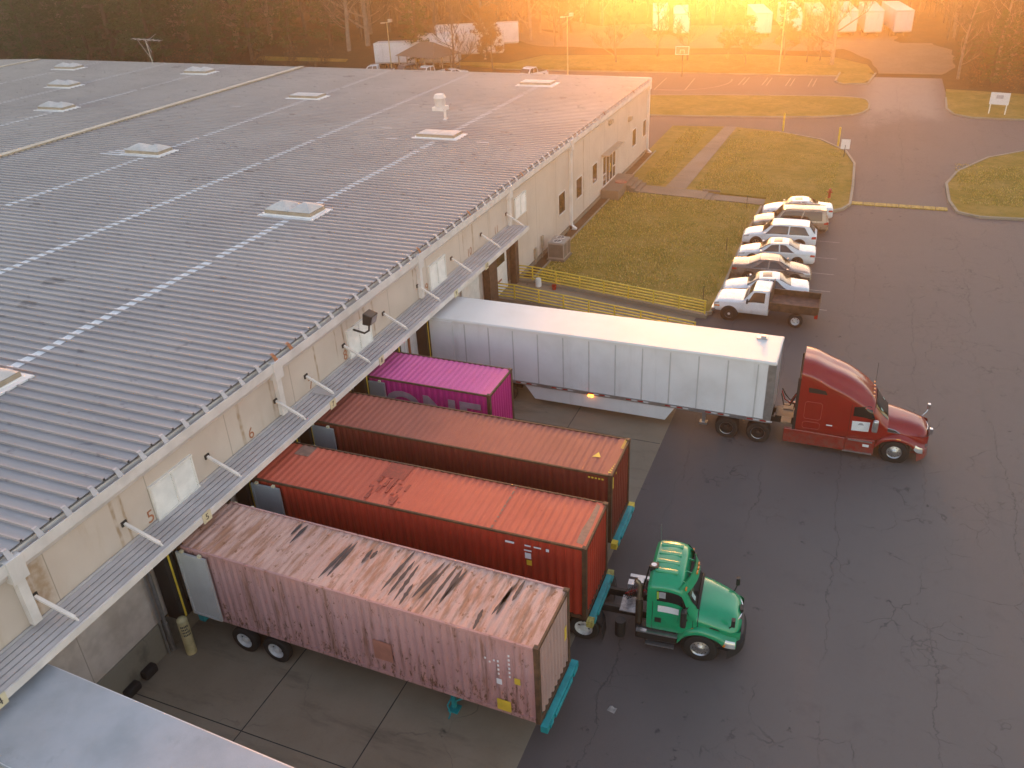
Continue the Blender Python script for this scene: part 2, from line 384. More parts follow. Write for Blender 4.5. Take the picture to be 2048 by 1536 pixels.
# ------------------------------------------------------------------ terrain
def sst(a, b, t):
    t = max(0., min(1., (t-a)/(b-a))); return t*t*(3-2*t)
def gz(x, y):
    h = 1.45*sst(105, 124, y) + max(0, y-135)*.055*sst(135, 170, y)
    h += 2.0*sst(26, 42, -x)*sst(98.5, 111, y)
    return h
def terrain():
    xs = [-900,-500,-300,-220]+[-180+6*i for i in range(51)]+[140,180,240,400,900]
    ys = [-400,-200,-100,-40,0,40,80,96]+[100+3*i for i in range(26)]+[182+9*i for i in range(14)]+[330,420,600,1200]
    mb = MB(); nx = len(xs)
    vs = [(x, y, gz(x, y)-.03 + (mnoise.noise(Vector((x*.07, y*.07, 0)))*.35 if y > 112 else 0)) for y in ys for x in xs]
    fs = [(j*nx+i, j*nx+i+1, (j+1)*nx+i+1, (j+1)*nx+i) for j in range(len(ys)-1) for i in range(nx-1)]
    mb.add(vs, fs, 0, True); return struct('ground', mb, M['litter'])
terrain()
def poly_sheet(name, pts, zf, mats, depth=0.0, structure=True):
    mb = MB(); n = len(pts); top = [(x, y, zf(x, y)) for x, y in pts]
    mb.add(top, [tuple(range(n))])
    if depth:
        bot = [(x, y, z-depth) for x, y, z in top]
        o = len(mb.v); mb.v += top + bot
        for i in range(n): mb.f.append((o+i, o+n+i, o+n+(i+1) % n, o+(i+1) % n)); mb.m.append(0); mb.sm.append(False)
    return struct(name, mb, mats)
def smooth_poly(pts, it=2):
    for _ in range(it):
        q = []
        for i in range(len(pts)):
            a = Vector(pts[i]); b = Vector(pts[(i+1) % len(pts)]); q += [tuple(a*.75+b*.25), tuple(a*.25+b*.75)]
        pts = q
    return pts
def strip(mb, pts, zf, w, h, base=-.1, mi=0):
    # a kerb-like bar following a polyline
    P = [Vector((x, y)) for x, y in pts]; L = []; Rr = []
    for i, p in enumerate(P):
        d = (P[min(i+1, len(P)-1)] - P[max(i-1, 0)]).normalized(); nrm = Vector((-d.y, d.x))*w/2
        L.append(p+nrm); Rr.append(p-nrm)
    n = len(P); vs = []
    for i in range(n):
        z = zf(*P[i])
        vs += [(L[i].x, L[i].y, z+base), (L[i].x, L[i].y, z+h), (Rr[i].x, Rr[i].y, z+h), (Rr[i].x, Rr[i].y, z+base)]
    fs = []
    for i in range(n-1):
        for k in range(3): fs.append((i*4+k, i*4+k+1, (i+1)*4+k+1, (i+1)*4+k))
    fs += [(0,1,2,3), ((n-1)*4+3, (n-1)*4+2, (n-1)*4+1, (n-1)*4)]
    mb.add(vs, fs, mi)
Z0 = lambda x, y: 0.0
mb = MB()
mb.add([(x, y, .004) for x, y in ((1,-45),(90,-45),(90,91),(29.6,95),(29.5,103.6),(22.2,103.6),(-75,103.6),(-75,66),(1,66))],
       [(0,1,2,3,8),(8,3,4,5),(8,5,6,7)])
ys_ = struct('parking_lot', mb, M['asphalt'])
# dirt lot behind
mb = MB()
def dirt_fn(u, v):
    x = -42+u*(72); y = 105.5+v*38
    w = mnoise.noise(Vector((x*.12, y*.12, 3)))*2.4
    if v < .02: y = 105.2 + max(0, 12-abs(x-14)*.0)*0
    yy = y + w*(1 if 0.02 < v else 0)
    return (x, yy, gz(x, yy)+.05)
mb.grid(lambda u, v: ((-40+u*64)+mnoise.noise(Vector((u*9, v*5, 1)))*2.5, 117.5+v*24+mnoise.noise(Vector((u*7, v*3, 5)))*2.6, gz(-40+u*64, 117.5+v*24)+.22+.0*v), 50, 20)
struct('dirt_lot', mb, M['dirt'])
mb = MB()
mb.grid(lambda u, v: (22.0-9*v*v+u*(7.5+8*v)+mnoise.noise(Vector((u*3, v*6, 1)))*.8, 105.6+v*17, gz(20, 105.6+v*17)+.12), 14, 16)
struct('dirt_road', mb, M['dirt'])
# loading apron: slabs with sealed joints
mb = MB()
mb.box(3.0, 15.55, -30, 22.8, -.12, .012, 0)
for y in (-7.0, -2.0, 2.4, 7.2, 11.9, 17.3): mb.box(3.05, 15.5, y-.014, y+.014, .012, .016, 1)
for x in (7.4, 11.2): mb.box(x-.014, x+.014, -29.9, 22.7, .0125, .0165, 1)
struct('loading_apron', mb, [M['apron'], M['frame']])

LZ = lambda x, y: .56-.40*max(0, min(1, (x-4)/11.0))
LB = lambda x, y: .56-.44*max(0, min(1, (x-4)/13.0))
lawn_a = [(3.05,25.75),(5,25.75),(15.0,25.75),(15.05,30),(14.95,40),(15.1,46.6),(3.05,46.6)]
poly_sheet('lawn_near', lawn_a, LZ, M['grass'], .6)
poly_sheet('walkway_to_entrance', [(4.6,46.6),(10.3,46.6),(10.3,48.6),(4.6,48.6)], lambda x, y: LZ(x, y)+.03, M['walk'], .5)
poly_sheet('walkway_to_parking', [(11.6,46.6),(15.3,46.6),(15.3,48.0),(11.6,48.0)], lambda x, y: LB(x, y)+.03, M['walk'], .5)
mb = MB()
for i in range(3): mb.box(10.3+i*.43, 10.74+i*.43, 46.55, 48.65, -.1, .34-.07*i)
mb.box(10.25, 11.65, 48.65, 48.85, -.1, .42)
st = single('garden_steps', mb, M['walk'], 'three low concrete steps on the walkway through the lawn', 'steps')
lawn_b = [(4.6,48.6),(15.3,48.6),(15.3,47.0),(20.3,46.6),(21.0,47.3),(21.4,48.5),(21.35,54.2),(21.15,60.4),(20.2,64.6),(17.7,68.5),(13.6,70.7),(9.3,71.2),(9.3,69.3),(7.9,69.3),(7.9,71.0),(3.05,69.9),(3.05,48.6)]
LB = lambda x, y: .56-.44*max(0, min(1, (x-4)/13.0))
poly_sheet('lawn_far', [p for p in lawn_b if p not in ((9.3,69.3),(7.9,69.3))], LB, M['grass'], .6)
poly_sheet('path_across_lawn', [(7.2,48.6),(8.9,48.6),(9.4,71.2),(8.2,71.1)], lambda x, y: LB(x, y)+.035, M['walk'])
poly_sheet('mulch_strip', [(3.05,26.5),(3.75,26.5),(3.7,46.6),(3.75,58.9),(3.05,58.9)], lambda x, y: LZ(x, y)+.03, M['mulch'])
poly_sheet('median_lawn', smooth_poly([(-6,76),(9.8,77.4),(19.4,79.3),(21.6,82.2),(21.6,87.6),(20.5,89.6),(16.6,89.9),(2.3,88.4),(-6,86.9)], 1), lambda x, y: .13, M['grass'], .3)
poly_sheet('tongue_lawn', smooth_poly([(17.3,106.5),(17.2,99.6),(18.2,98.0),(20.9,98.6),(21.6,106.5)], 1), lambda x, y: .13, M['grass'], .3)
poly_sheet('verge_lawn', [(-75,103.7),(17.4,103.7),(17.4,106),(21.5,106),(20.5,110.5),(16,114),(4,115),(-27,113),(-31,106),(-75,105)], lambda x, y: gz(x, y)+.12, M['grass'], .5)
isl = [(90,70),(40,69.6),(35.0,67.7),(32.0,64.8),(29.4,59.8),(28.4,55.8),(28.45,51.1),(28.9,48.5),(30.3,47.7),(33.2,47.9),(90,49)]
poly_sheet('island_lawn', isl, lambda x, y: .13, M['grass'], .3)
cor = [(90,81),(36.3,80.7),(31.6,80.9),(30.0,82.3),(29.4,85),(29.5,91),(29.7,96),(36,94.5),(48,91),(60,93),(90,92)]
poly_sheet('corner_lawn', cor, lambda x, y: .13, M['grass'], .3)
kb = MB()
strip(kb, smooth_poly(isl, 0)[1:], Z0, .2, .17)
strip(kb, cor[:6], Z0, .2, .17)
strip(kb, [(20.3,46.5),(21.0,47.2),(21.5,48.5),(21.45,54.2),(21.25,60.4),(20.3,64.7),(17.8,68.6),(13.7,70.85),(9.3,71.35),(3,70.1)], Z0, .2, .19)
strip(kb, [(14.4,25.7),(15.1,26.0),(15.15,30),(15.05,40),(15.2,46.4)], Z0, .16, .2)
strip(kb, smooth_poly([(-6,76),(9.8,77.4),(19.4,79.3),(21.6,82.2),(21.6,87.6),(20.5,89.6),(16.6,89.9),(2.3,88.4),(-6,86.9)], 1), Z0, .2, .17)
strip(kb, [(-75,103.6),(17.2,103.6)], Z0, .18, .15); strip(kb, [(17.3,106),(17.1,99.6),(18.1,97.9),(21.0,98.5),(21.7,106)], Z0, .22, .17)
strip(kb, [(3.8,26.3),(3.78,46.5)], lambda x, y: LZ(x, y), .1, .08); strip(kb, [(3.8,49.0),(3.78,59.4)], lambda x, y: LZ(x, y), .1, .08)
struct('kerb', kb, M['kerb'])
# grass blades standing on the lawns
def tufts(polys, n, zf, seed):
    r_ = random.Random(seed); mb = MB()
    for (x0, x1, y0, y1, k) in polys:
        for i in range(int(n*k)):
            x = r_.uniform(x0, x1); y = r_.uniform(y0, y1); nn = mnoise.noise(Vector((x*.35, y*.35, 2)))
            if nn < -.28 and r_.random() < .7: continue
            h = r_.uniform(.05,.13)*(1.2+nn); a = r_.uniform(0,6.28); w = r_.uniform(.02,.05); z = zf(x, y); dx, dy = math.cos(a)*w, math.sin(a)*w; lx, ly = r_.uniform(-.06,.06), r_.uniform(-.06,.06)
            mb.add([(x-dx,y-dy,z),(x+dx,y+dy,z),(x+lx,y+ly,z+h)], [(0,1,2)], r_.choice((0,0,1,2)))
    g = link('grass', mb.mesh('grass', [M['blade1'], M['blade2'], M['blade3']], False)); tag(g, None, None, None, 'stuff'); return g
M['blade1'] = plain('dormant_grass_blade', (.56,.40,.09), .9); M['blade2'] = plain('green_grass_blade', (.33,.31,.06), .9); M['blade3'] = plain('straw_grass_blade', (.66,.48,.19), .9)
tag(tufts([(3.9,14.8,25.9,46.4,1)], 16000, LZ, 1), 'short dormant grass on the lawn beside the ramp', 'grass')
tag(tufts([(4.8,6.8,49,69,.18),(9.6,15.5,49,70,.45),(15.5,20,48,64,.37)], 20000, LB, 2), 'short dormant grass on the lawn before the entrance', 'grass')
tag(tufts([(29.2,45,50.5,62,1)], 9000, lambda x, y: .13, 3), 'short grass on the kerbed island', 'grass')
# painted markings
mk = MB()
for y in (40.0, 36.8, 34.0, 31.2, 28.4): mk.add([(15.5,y-.04,.010),(21.3,y-.04,.010),(21.3,y+.04,.010),(15.5,y+.04,.010)], [(0,1,2,3)])
for x in (5.6, 8.5, 11.4, 14.1):
    for d in (0, .55): mk.add([(x+d,96.2,.010),(x+d+.1,96.2,.010),(x+d+.15,101.6,.010),(x+d+.05,101.6,.010)], [(0,1,2,3)])
def ln(mb, a, b, w, z=.010, mi=0):
    a = Vector(a); b = Vector(b); d = (b-a).normalized(); q = Vector((-d.y, d.x))*w/2
    mb.add([(p.x, p.y, z) for p in (a-q, b-q, b+q, a+q)], [(0,1,2,3)], mi)
for a, b in (((-4.2,91.6),(-4.5,99.9)),((-.3,91.8),(-.7,100)),((-4.2,91.6),(-.3,91.8))): ln(mk, a, b, .1)
arc = [(-2.4+6.75*math.cos(t), 98.6-7.1*math.sin(t)) for t in [math.pi*(-.07+i/20*.62) for i in range(21)]]
for a, b in zip(arc, arc[1:]): ln(mk, a, b, .1)
struct('road_marking', mk, M['markwhite'])

# ------------------------------------------------------------------ warehouse
XW, YN, YF = 3.05, -32.0, 58.8
RX = -71.5; RS = .0075
def rz(x): return 7.12 + RS*(3.1-x) if x > RX else 7.12 + RS*(3.1-RX) - (RX-x)*.02
wh = thing('warehouse', 'long beige warehouse with a grey ribbed metal roof', 'warehouse', (0,0,0))
mb = MB()
DOCKS = [(-11.0,4),(-3.25,5),(.85,6),(4.7,7),(8.85,8),(14.55,9)]
mb.box(-100, XW, YN, YF, .9, 6.95)
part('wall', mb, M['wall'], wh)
mb = MB(); mb.box(-100.0, XW+.06, YN, 25.9, -.1, 1.28); mb.box(-100, XW+.03, 25.9, YF+.03, -.1, .85)
part('foundation', mb, M['found'], wh)
# ribbed roof sheet
mb = MB(); prof = []; y = YN; P = .475
while y < YF: prof += [(y, 0), (y+.355, 0), (y+.370, .075), (y+.430, .075), (y+.445, 0)]; y += P
prof.append((YF+.1, 0)); xs = [3.14, -20, -45, RX, -100]
n = len(prof); vs = [(x, yy, rz(x)+h) for x in xs for yy, h in prof]
mb.add(vs, [(i*n+k, i*n+k+1, (i+1)*n+k+1, (i+1)*n+k) for i in range(len(xs)-1) for k in range(n-1)])
mb.box(-100, 3.0, YN+.02, YF-.02, 6.9, 7.0)
roof = part('roof', mb, M['roof'], wh)
def roof_piece(name, mb, mats, label=None, bev=0):
    o = part(name, mb, mats, roof, label, bev); return o
# white coating dabs along the lap seams, one per pan
mb = MB(); rnd = random.Random(3)
for xc in (-5.6, -14.4, -23.4, -43.2, -52.0, -61.5):
    y = YN
    while y < YF-.4:
        if rnd.random() < .97:
            w = .20+rnd.random()*.05; e = rnd.uniform(-.05,.05)
            mb.add([(xc-w+e, y+.0, rz(xc)+.012),(xc+w+e, y+.0, rz(xc)+.012),(xc+w+rnd.uniform(-.03,.03), y+.352, rz(xc)+.012),(xc-w+rnd.uniform(-.03,.03), y+.352, rz(xc)+.012)], [(0,1,2,3)])
            if rnd.random() < .8: mb.add([(xc-w*.8, y+.375, rz(xc)+.083),(xc+w*.7, y+.375, rz(xc)+.083),(xc+w*.7, y+.425, rz(xc)+.083),(xc-w*.8, y+.425, rz(xc)+.083)], [(0,1,2,3)])
        y += P
for (x, y0) in ((-11,36),(-9,33),(-13,44),(-2.2,33.5),(-20,50),(-7.5,51.5),(-8.5,53.0),(-28,40)):
    k = YN+P*round((y0-YN)/P); mb.add([(x-.5, k+.05, rz(x)+.012),(x+.5, k+.05, rz(x)+.012),(x+.4, k+.3, rz(x)+.012),(x-.5, k+.28, rz(x)+.012)], [(0,1,2,3)])
# white-coated patch beside one skylight
for i in range(5):
    k = YN+P*round((24.6-YN)/P)+i*P; mb.add([(-27.6+i*.25, k, rz(-27)+.012),(-25.4, k, rz(-25)+.012),(-25.4, k+.34, rz(-25)+.012),(-27.4+i*.25, k+.34, rz(-27)+.012)], [(0,1,2,3)])
roof_piece('seam_coating', mb, M['coating'])
mb = MB(); mb.box(-34.2, -33.75, YN, YF+.12, rz(-34), rz(-34)+.14); mb.box(-34.28, -33.67, YN, YF+.12, rz(-34)+.14, rz(-34)+.17)
roof_piece('expansion_joint_cap', mb, M['tan'])
mb = MB(); mb.box(RX-.3, RX+.3, YN, YF+.12, rz(RX), rz(RX)+.14); roof_piece('ridge_cap', mb, M['tan'])
mb = MB(); rnd = random.Random(5)
for x in [-2.0+.02*i for i in range(0)]: pass
# lap lines on the roof sheets near the eave
sk_mats = [M['beigecurb'], M['dome'], M['coating']]
def skylight(cx, cy, flat=False, w=2.9, d=1.45):
    z = rz(cx); mb = MB()
    mb.box(cx-w/2, cx+w/2, cy-d/2, cy+d/2, z-.02, z+.30, 0); mb.box(cx-w/2-.05, cx+w/2+.05, cy-d/2-.05, cy+d/2+.05, z+.02, z+.12, 2)
    mb.box(cx-w/2-.3, cx+w/2+.3, cy-d/2-.25, cy+d/2+.25, z+.0, z+.068, 2)
    for sx in (-1, 1):
        x0 = cx + sx*w/4
        def f(u, v, x0=x0):
            a = (u-.5)*2; b = (v-.5)*2; m = max(abs(a), abs(b)); h = (.05 if flat else .36)*(1-m)**.75*(1 if flat else 1) + .01
            return (x0+a*w/4*.97, cy+b*d/2*.97, z+.30+h)
        mb.grid(f, 12, 12, 1, True)
    return roof_piece('skylight', mb, sk_mats)
for cx, cy, fl in ((-5.9,17.1,0),(-5.9,34.6,1),(-23.9,25.7,0),(-5.9,54.3,1),(-23.9,45.0,1),(-43.5,54.3,0),(-43.9,36.2,0),(-52.7,45.2,0),(-61.6,54.2,0),(-5.9,-2.4,0)):
    skylight(cx, cy, fl)
mb = MB(); z = rz(-9.7); mb.box(-10.2,-9.2,42.0,43.0,z,z+.35,0); mb.cyl((-9.7,42.5,z+.35),(-9.7,42.5,z+1.0),.42,16,1); mb.cyl((-9.7,42.5,z+1.0),(-9.7,42.5,z+1.28),.5,16,0,.36); roof_piece('exhaust_vent', mb, [M['gutter'], M['dome']])
mb = MB(); z = rz(-7.9); mb.cyl((-7.9,39.7,z),(-7.9,39.7,z+.65),.1,10); mb.cyl((-7.9,39.7,z),(-7.9,39.7,z+.12),.22,10,0,.12); roof_piece('vent_pipe', mb, M['gutter'])
mb = MB(); z = rz(-53.5)
mb.cyl((-53.3,58.2,z),(-53.6,58.2,z+2.6),.035,6); mb.cyl((-55.0,57.8,z+2.75),(-51.9,58.7,z+2.45),.035,6)
for i in range(7): t = i/6; c = Vector((-55.0,57.8,z+2.75)).lerp(Vector((-51.9,58.7,z+2.45)), t); l = .3+.5*(1-abs(t-.6)); mb.cyl(c-Vector((.25*l,-.9*l,0)), c+Vector((.25*l,-.9*l,0)), .018, 5)
mb.cyl((-54.4,57.9,z+2.6),(-53.2,58.2,z+.4),.02,5); mb.cyl((-53.5,58.2,z+2.4),(-52.6,58.9,z+3.1),.02,5); mb.cyl((-53.5,58.2,z+2.2),(-52.5,57.6,z+1.4),.02,5)
roof_piece('tv_antenna', mb, M['alu'])
# gutter with rib closures
mb = MB()
mb.prism([(3.05,6.42),(3.16,6.42),(3.29,6.62),(3.29,6.96),(3.265,6.96),(3.265,6.64),(3.15,6.50),(3.05,6.50)], YN, YF+.1)
mb.box(3.02, 3.06, YN, YF+.1, 6.35, 6.99)
y = YN+.40; rnd = random.Random(11); i = 0
while y < YF:
    if i % 2 == 0: mb.add([(3.12,y-.07,7.20),(3.12,y+.07,7.20),(3.275,y+.10,6.972),(3.275,y-.10,6.972),(3.06,y-.07,7.205),(3.06,y+.07,7.205)], [(0,1,2,3),(4,5,1,0)], 1 if rnd.random() < .93 else 2)
    i += 1; y += P
part('gutter', mb, [M['gutter'], M['canopy'], M['numorange']], wh)
mb = MB(); mb.box(-100, 3.29, YF+.1, YF+.22, 6.7, 7.17); part('gable_trim', mb, M['gutter'], wh)
for i, y in enumerate((-20.1,-8.79,2.54,13.87,25.2,36.5,58.62)):
    mb = MB(); zb = 4.72 if y < 25 else .62
    mb.box(3.06, 3.33, y-.24, y+.24, 6.25, 6.97); mb.box(3.06, 3.25, y-.13, y+.13, zb, 6.25)
    if y > 30: mb.prism([(3.06,zb),(3.55,zb-.1),(3.55,zb+.06),(3.25,zb+.25),(3.06,zb+.25)], y-.13, y+.13)
    part('downspout', mb, M['gutter'], wh)
# louvre panels
for y0, y1 in ((-4.1,-2.2),(7.36,9.22),(14.92,16.7),(26.2,28.0)):
    mb = MB(); ym = (y0+y1)/2
    for a, b in ((y0,y0+.06),(y1-.06,y1),(ym-.03,ym+.03)): mb.box(XW, XW+.09, a, b, 4.66, 5.84)
    mb.box(XW, XW+.1, y0-.02, y1+.02, 5.84, 5.90); mb.box(XW, XW+.1, y0-.02, y1+.02, 4.61, 4.66)
    fr = part('louvre_window', mb, M['louvre'], wh)
    mb = MB(); z = 4.67
    while z < 5.83:
        mb.add([(XW+.01,y0+.06,z+.10),(XW+.085,y0+.06,z),(XW+.085,y1-.06,z),(XW+.01,y1-.06,z+.10),(XW+.01,y0+.06,z-.012),(XW+.01,y1-.06,z-.012)], [(0,1,2,3),(4,5,2,1)]); z += .113
    part('slats', mb, M['louvre'], fr)
# office windows
for y0, y1 in ((34.08,35.4),(37.9,39.22),(41.8,43.0),(53.4,54.65),(57.1,58.2)):
    mb = MB(); z0, z1 = 2.34, 3.74
    mb.box(XW, XW+.05, y0-.06, y0, z0-.06, z1+.06); mb.box(XW, XW+.05, y1, y1+.06, z0-.06, z1+.06); mb.box(XW, XW+.05, y0, y1, z1, z1+.06); mb.box(XW, XW+.08, y0, y1, z0-.06, z0)
    f = part('window', mb, M['gutter'], wh); mb = MB(); mb.box(XW+.003, XW+.02, y0, y1, z0, z1); part('pane', mb, M['glass2'], f)
# entrance
mb = MB(); y0, y1 = 44.5, 48.1; z0, z1 = 1.33, 3.7
for y in (y0, y0+.9, y0+1.85, y0+2.75, y1): mb.box(XW, XW+.07, y-.04, y+.04, z0, z1)
for z in (z0, z1): mb.box(XW, XW+.068, y0, y1, z-.05, z+.05)
for a, b in ((y0,y0+.9),(y0+2.75,y1)): mb.box(XW, XW+.066, a, b, 2.22, 2.30)
d = part('entrance_door', mb, M['gutter'], wh); mb = MB(); mb.box(XW+.003, XW+.03, y0, y1, z0, z1); part('pane', mb, M['glass2'], d)
mb = MB(); mb.tube([(XW+.08,46.3,2.1),(XW+.13,46.32,2.2),(XW+.13,46.36,2.7),(XW+.08,46.38,2.8)], .03, 6); part('handle', mb, M['yellow'], d)
mb = MB(); mb.box(XW, XW+.6, 44.2, 48.8, 3.86, 3.95); part('entrance_awning', mb, M['beigecurb'], wh, bev=.02)
for y, z in ((46.3,6.0),(52.2,5.0)):
    mb = MB(); mb.prism([(XW,z-.18),(XW+.12,z-.2),(XW+.32,z-.05),(XW+.30,z+.18),(XW,z+.18)], y-.25, y+.25); part('wall_lamp', mb, M['beigecurb'], wh)
# floodlight on a bracket
mb = MB(); mb.tube([(XW,7.9,5.75),(XW+.55,7.95,5.62),(XW+.75,8.0,5.75),(XW+.8,8.02,6.15)], .045, 8); mb.box(XW, XW+.03, 7.78, 8.02, 5.6, 5.9)
fl = part('floodlight', mb, M['frame'], wh)
mb = MB(); mb.prism([(XW+.62,6.1),(XW+.98,6.08),(XW+1.12,6.5),(XW+.7,6.62)], 7.75, 8.3); part('lamp_head', mb, M['frame'], fl, bev=.03)
mb = MB(); mb.add([(XW+1.004,7.83,6.13),(XW+1.004,8.22,6.13),(XW+1.115,8.22,6.46),(XW+1.115,7.83,6.46)], [(0,1,2,3)]); part('lamp_glass', mb, M['lampglass'], fl)
# big painted numbers
for s, y in (('5',-4.3),('6',.75),('7',4.55),('8',7.12),('9',14.62),('10',19.7),('11',23.4)):
    part('painted_number', place_text(text_mb(s, .62), (XW+.004, y, 4.9), (0,1,0), (0,0,1)), M['numorange'], wh)
# canopy over the docks
CY0, CY1, CZ = YN, 25.35, 4.56
mb = MB()
mb.box(XW+.03, XW+.07, CY0, CY1, CZ-.1, CZ+.12)
for i in range(5):
    x0 = XW+.09+i*.225; mb.box(x0, x0+.172, CY0, CY1, CZ, CZ+.045, 0)
cn = part('dock_canopy', mb, M['canopy'], wh)
mb = MB(); mb.box(XW+1.2, XW+1.26, CY0, CY1+.03, CZ-.17, CZ+.06); part('canopy_fascia', mb, M['gutter'], cn)
mb = MB(); y = CY0+.5
while y < CY1: mb.box(XW+.06, XW+1.2, y-.04, y+.04, CZ-.15, CZ-.04); y += 2.0
part('canopy_joist', mb, M['beigecurb'], cn)
for y in (-19.0,-15.6,-12.1,-8.53,-5.27,-1.52,2.33,4.31,7.07,10.41,13.72,17.47,21.25,24.9):
    mb = MB(); mb.beam((XW+.03,y,5.38),(XW+.98,y+.22,4.70),.10,.07); mb.beam((XW+.98,y+.22,4.70),(XW+1.06,y+.24,4.57),.05,.05)
    rd = part('support_strut', mb, M['gutter'], cn); mb = MB(); mb.box(XW, XW+.05, y-.1, y+.1, 5.3, 5.46); part('bracket', mb, M['frame'], rd)
for s, y in (('4',-11.0),('5',-3.32),('7',4.05),('8',7.85),('9',15.25),('10',19.05)):
    mb = MB(); mb.box(XW+1.27, XW+1.285, y-.19, y+.19, CZ-.24, CZ+.12); sg = part('number_sign', mb, M['signplate'], cn)
    part('number', place_text(text_mb(s, .3), (XW+1.29, y, CZ-.06), (0,1,0), (0,0,1)), M['ink'], sg)
mb = MB(); mb.box(XW+.08, XW+1.15, 4.35, 4.75, CZ+.05, CZ+.075); part('canopy_patch', mb, M['canopy'], cn)
# dock doors with pads
for y, num in DOCKS:
    mb = MB(); mb.box(XW+.07, XW+.1, y-1.25, y+1.25, 1.3, 3.9); part('dock_door', mb, M['beigecurb'], wh)
    mb = MB(); mb.box(XW+.11, XW+.68, y-1.65, y-1.22, 1.25, 4.25); mb.box(XW+.11, XW+.68, y+1.22, y+1.65, 1.25, 4.25); mb.box(XW+.11, XW+.66, y-1.64, y+1.64, 4.05, 4.3)
    pd = part('dock_pad', mb, M['pad'], wh, bev=.04)
    for d in (-1.435, 1.435): mb = MB(); mb.box(XW+.67, XW+.69, y+d-.035, y+d+.035, 1.3, 4.2); part('guide_stripe', mb, M['yellow'], pd)
    for d in (-.95, .95): mb = MB(); mb.box(XW+.07, XW+.25, y+d-.15, y+d+.15, .8, 1.3); part('dock_bumper', mb, M['dark'], wh)
# white panelled door and rusty conduit between two docks
mb = MB(); mb.box(XW+.065, XW+.12, 10.75, 13.05, 1.3, 4.3)
for y in (11.3,11.75,12.2,12.65): mb.box(XW+.12, XW+.14, y-.05, y+.05, 1.3, 4.3)
part('panel_door', mb, M['louvre'], wh)
mb = MB(); mb.box(XW+.14, XW+.2, 12.02, 12.14, .6, 4.3); part('rusty_conduit', mb, M['numorange'], wh)
# doors 10 and 11
mb = MB(); mb.box(XW+.02, XW+.07, 22.35, 24.5, .99, 3.9)
for z in (1.9,2.5): mb.box(XW+.07, XW+.075, 22.35, 24.5, z-.012, z+.012)
dd = part('overhead_door', mb, M['louvre'], wh); mb = MB(); mb.box(XW+.07, XW+.1, 22.9, 23.6, 1.75, 1.85); part('handle', mb, M['numorange'], dd)
mb = MB(); mb.box(XW+.071, XW+.08, 22.7, 24.2, 2.75, 3.3); part('pane', mb, M['glass2'], dd)
for a in ((.45,25.0,25.5,.9),(.12,24.55,24.9,1.3),(.45,21.1,22.2,.9)): mb = MB(); mb.box(XW+.02, XW+a[0], a[1], a[2], a[3], 4.4); part('door_surround', mb, M['wood'], wh)
mb = MB(); mb.box(XW+.04, XW+.1, 18.2, 20.4, 1.3, 3.9); part('overhead_door', mb, M['louvre'], wh)
mb = MB()
for y, r in ((-5.12,.06),(-5.3,.04)): mb.cyl((XW+.14,y,.0),(XW+.14,y,4.4),r,8)
mb.cyl((XW+.14,-5.12,.0),(XW+.14,-5.12,1.2),.085,8)
part('wall_conduit', mb, M['alu'], wh)
for y, a, b in ((-7.0,.55,.3),(-6.25,.5,.34)):
    mb = MB(); mb.box(XW+.06, XW+.34, y-a/2, y+a/2, .02, b); part('dock_bumper', mb, M['dark'], wh, bev=.06)
for y, z in ((30.6,1.6),(29.3,1.2)):
    mb = MB(); mb.box(XW, XW+.15, y-.14, y+.14, z-.2, z+.5); mb.cyl((XW+.07,y,z-.2),(XW+.07,y,.6),.03,6); part('utility_box', mb, M['beigecurb'], wh)
# entrance landing
mb = MB(); mb.box(XW+.03, 4.5, 44.0, 48.9, .3, 1.27)
for i in range(3): mb.box(4.5+i*.35, 4.85+i*.35, 46.4, 48.9, .2, 1.05-.2*i)
single('entrance_landing', mb, M['walk'], 'concrete landing and steps at the glass entrance doors', 'landing', bev=.01)
mb = MB(); mb.cyl((4.0,46.6,1.272),(4.0,46.6,1.30),.5,20); single('door_mat', mb, M['redlens'], 'round red mat lying on the entrance landing', 'mat')

# ------------------------------------------------------------------ ramp and railings
def ramp_z(x): return 1.3 if x < 5 else max(0.02, 1.3*(1-(x-5)/9.4))
mb = MB()
mb.prism([(3.11,0),(14.4,0),(14.4,.02),(5,.98),(3.11,.98)], 22.75, 25.35)
rp = struct('ramp', mb, M['apron'])
mb = MB()
mb.prism([(3.11,-.1),(15.0,-.1),(15.0,.20),(5,1.12),(3.11,1.12)], 25.35, 25.7); mb.prism([(3.11,-.1),(15.0,-.1),(15.0,.20),(5,1.12),(3.11,1.12)], 22.4, 22.75)
struct('ramp_kerb', mb, M['found'])
def railing(y, label):
    t = thing('railing', label, 'railing', (0,0,0), 0, 'yellow ramp railings')
    top = lambda x: (1.98 if x < 4.4 else 1.98-(x-4.4)*.092)
    bot = lambda x: (1.12 if x < 5 else 1.12-(x-5)*.092)
    for k in range(5):
        mb = MB(); a = k/4; f = lambda x: bot(x)+.1+(top(x)-bot(x)-.1)*a
        mb.tube([(3.2,y,f(3.2)),(4.4,y,f(4.4)),(14.9,y,f(14.9))], .038, 6); part('rail', mb, M['yellow'], t)
    for x in (4.35,5.85,7.35,8.85,10.35,11.85,13.35,14.85):
        mb = MB(); mb.cyl((x,y,bot(x)-.05),(x,y,top(x)),.045,6); part('post', mb, M['yellow'], t)
    return t
railing(25.53, 'yellow five-rail ramp railing along the lawn edge'); railing(22.58, 'yellow ramp railing half hidden behind the white trailer roof')

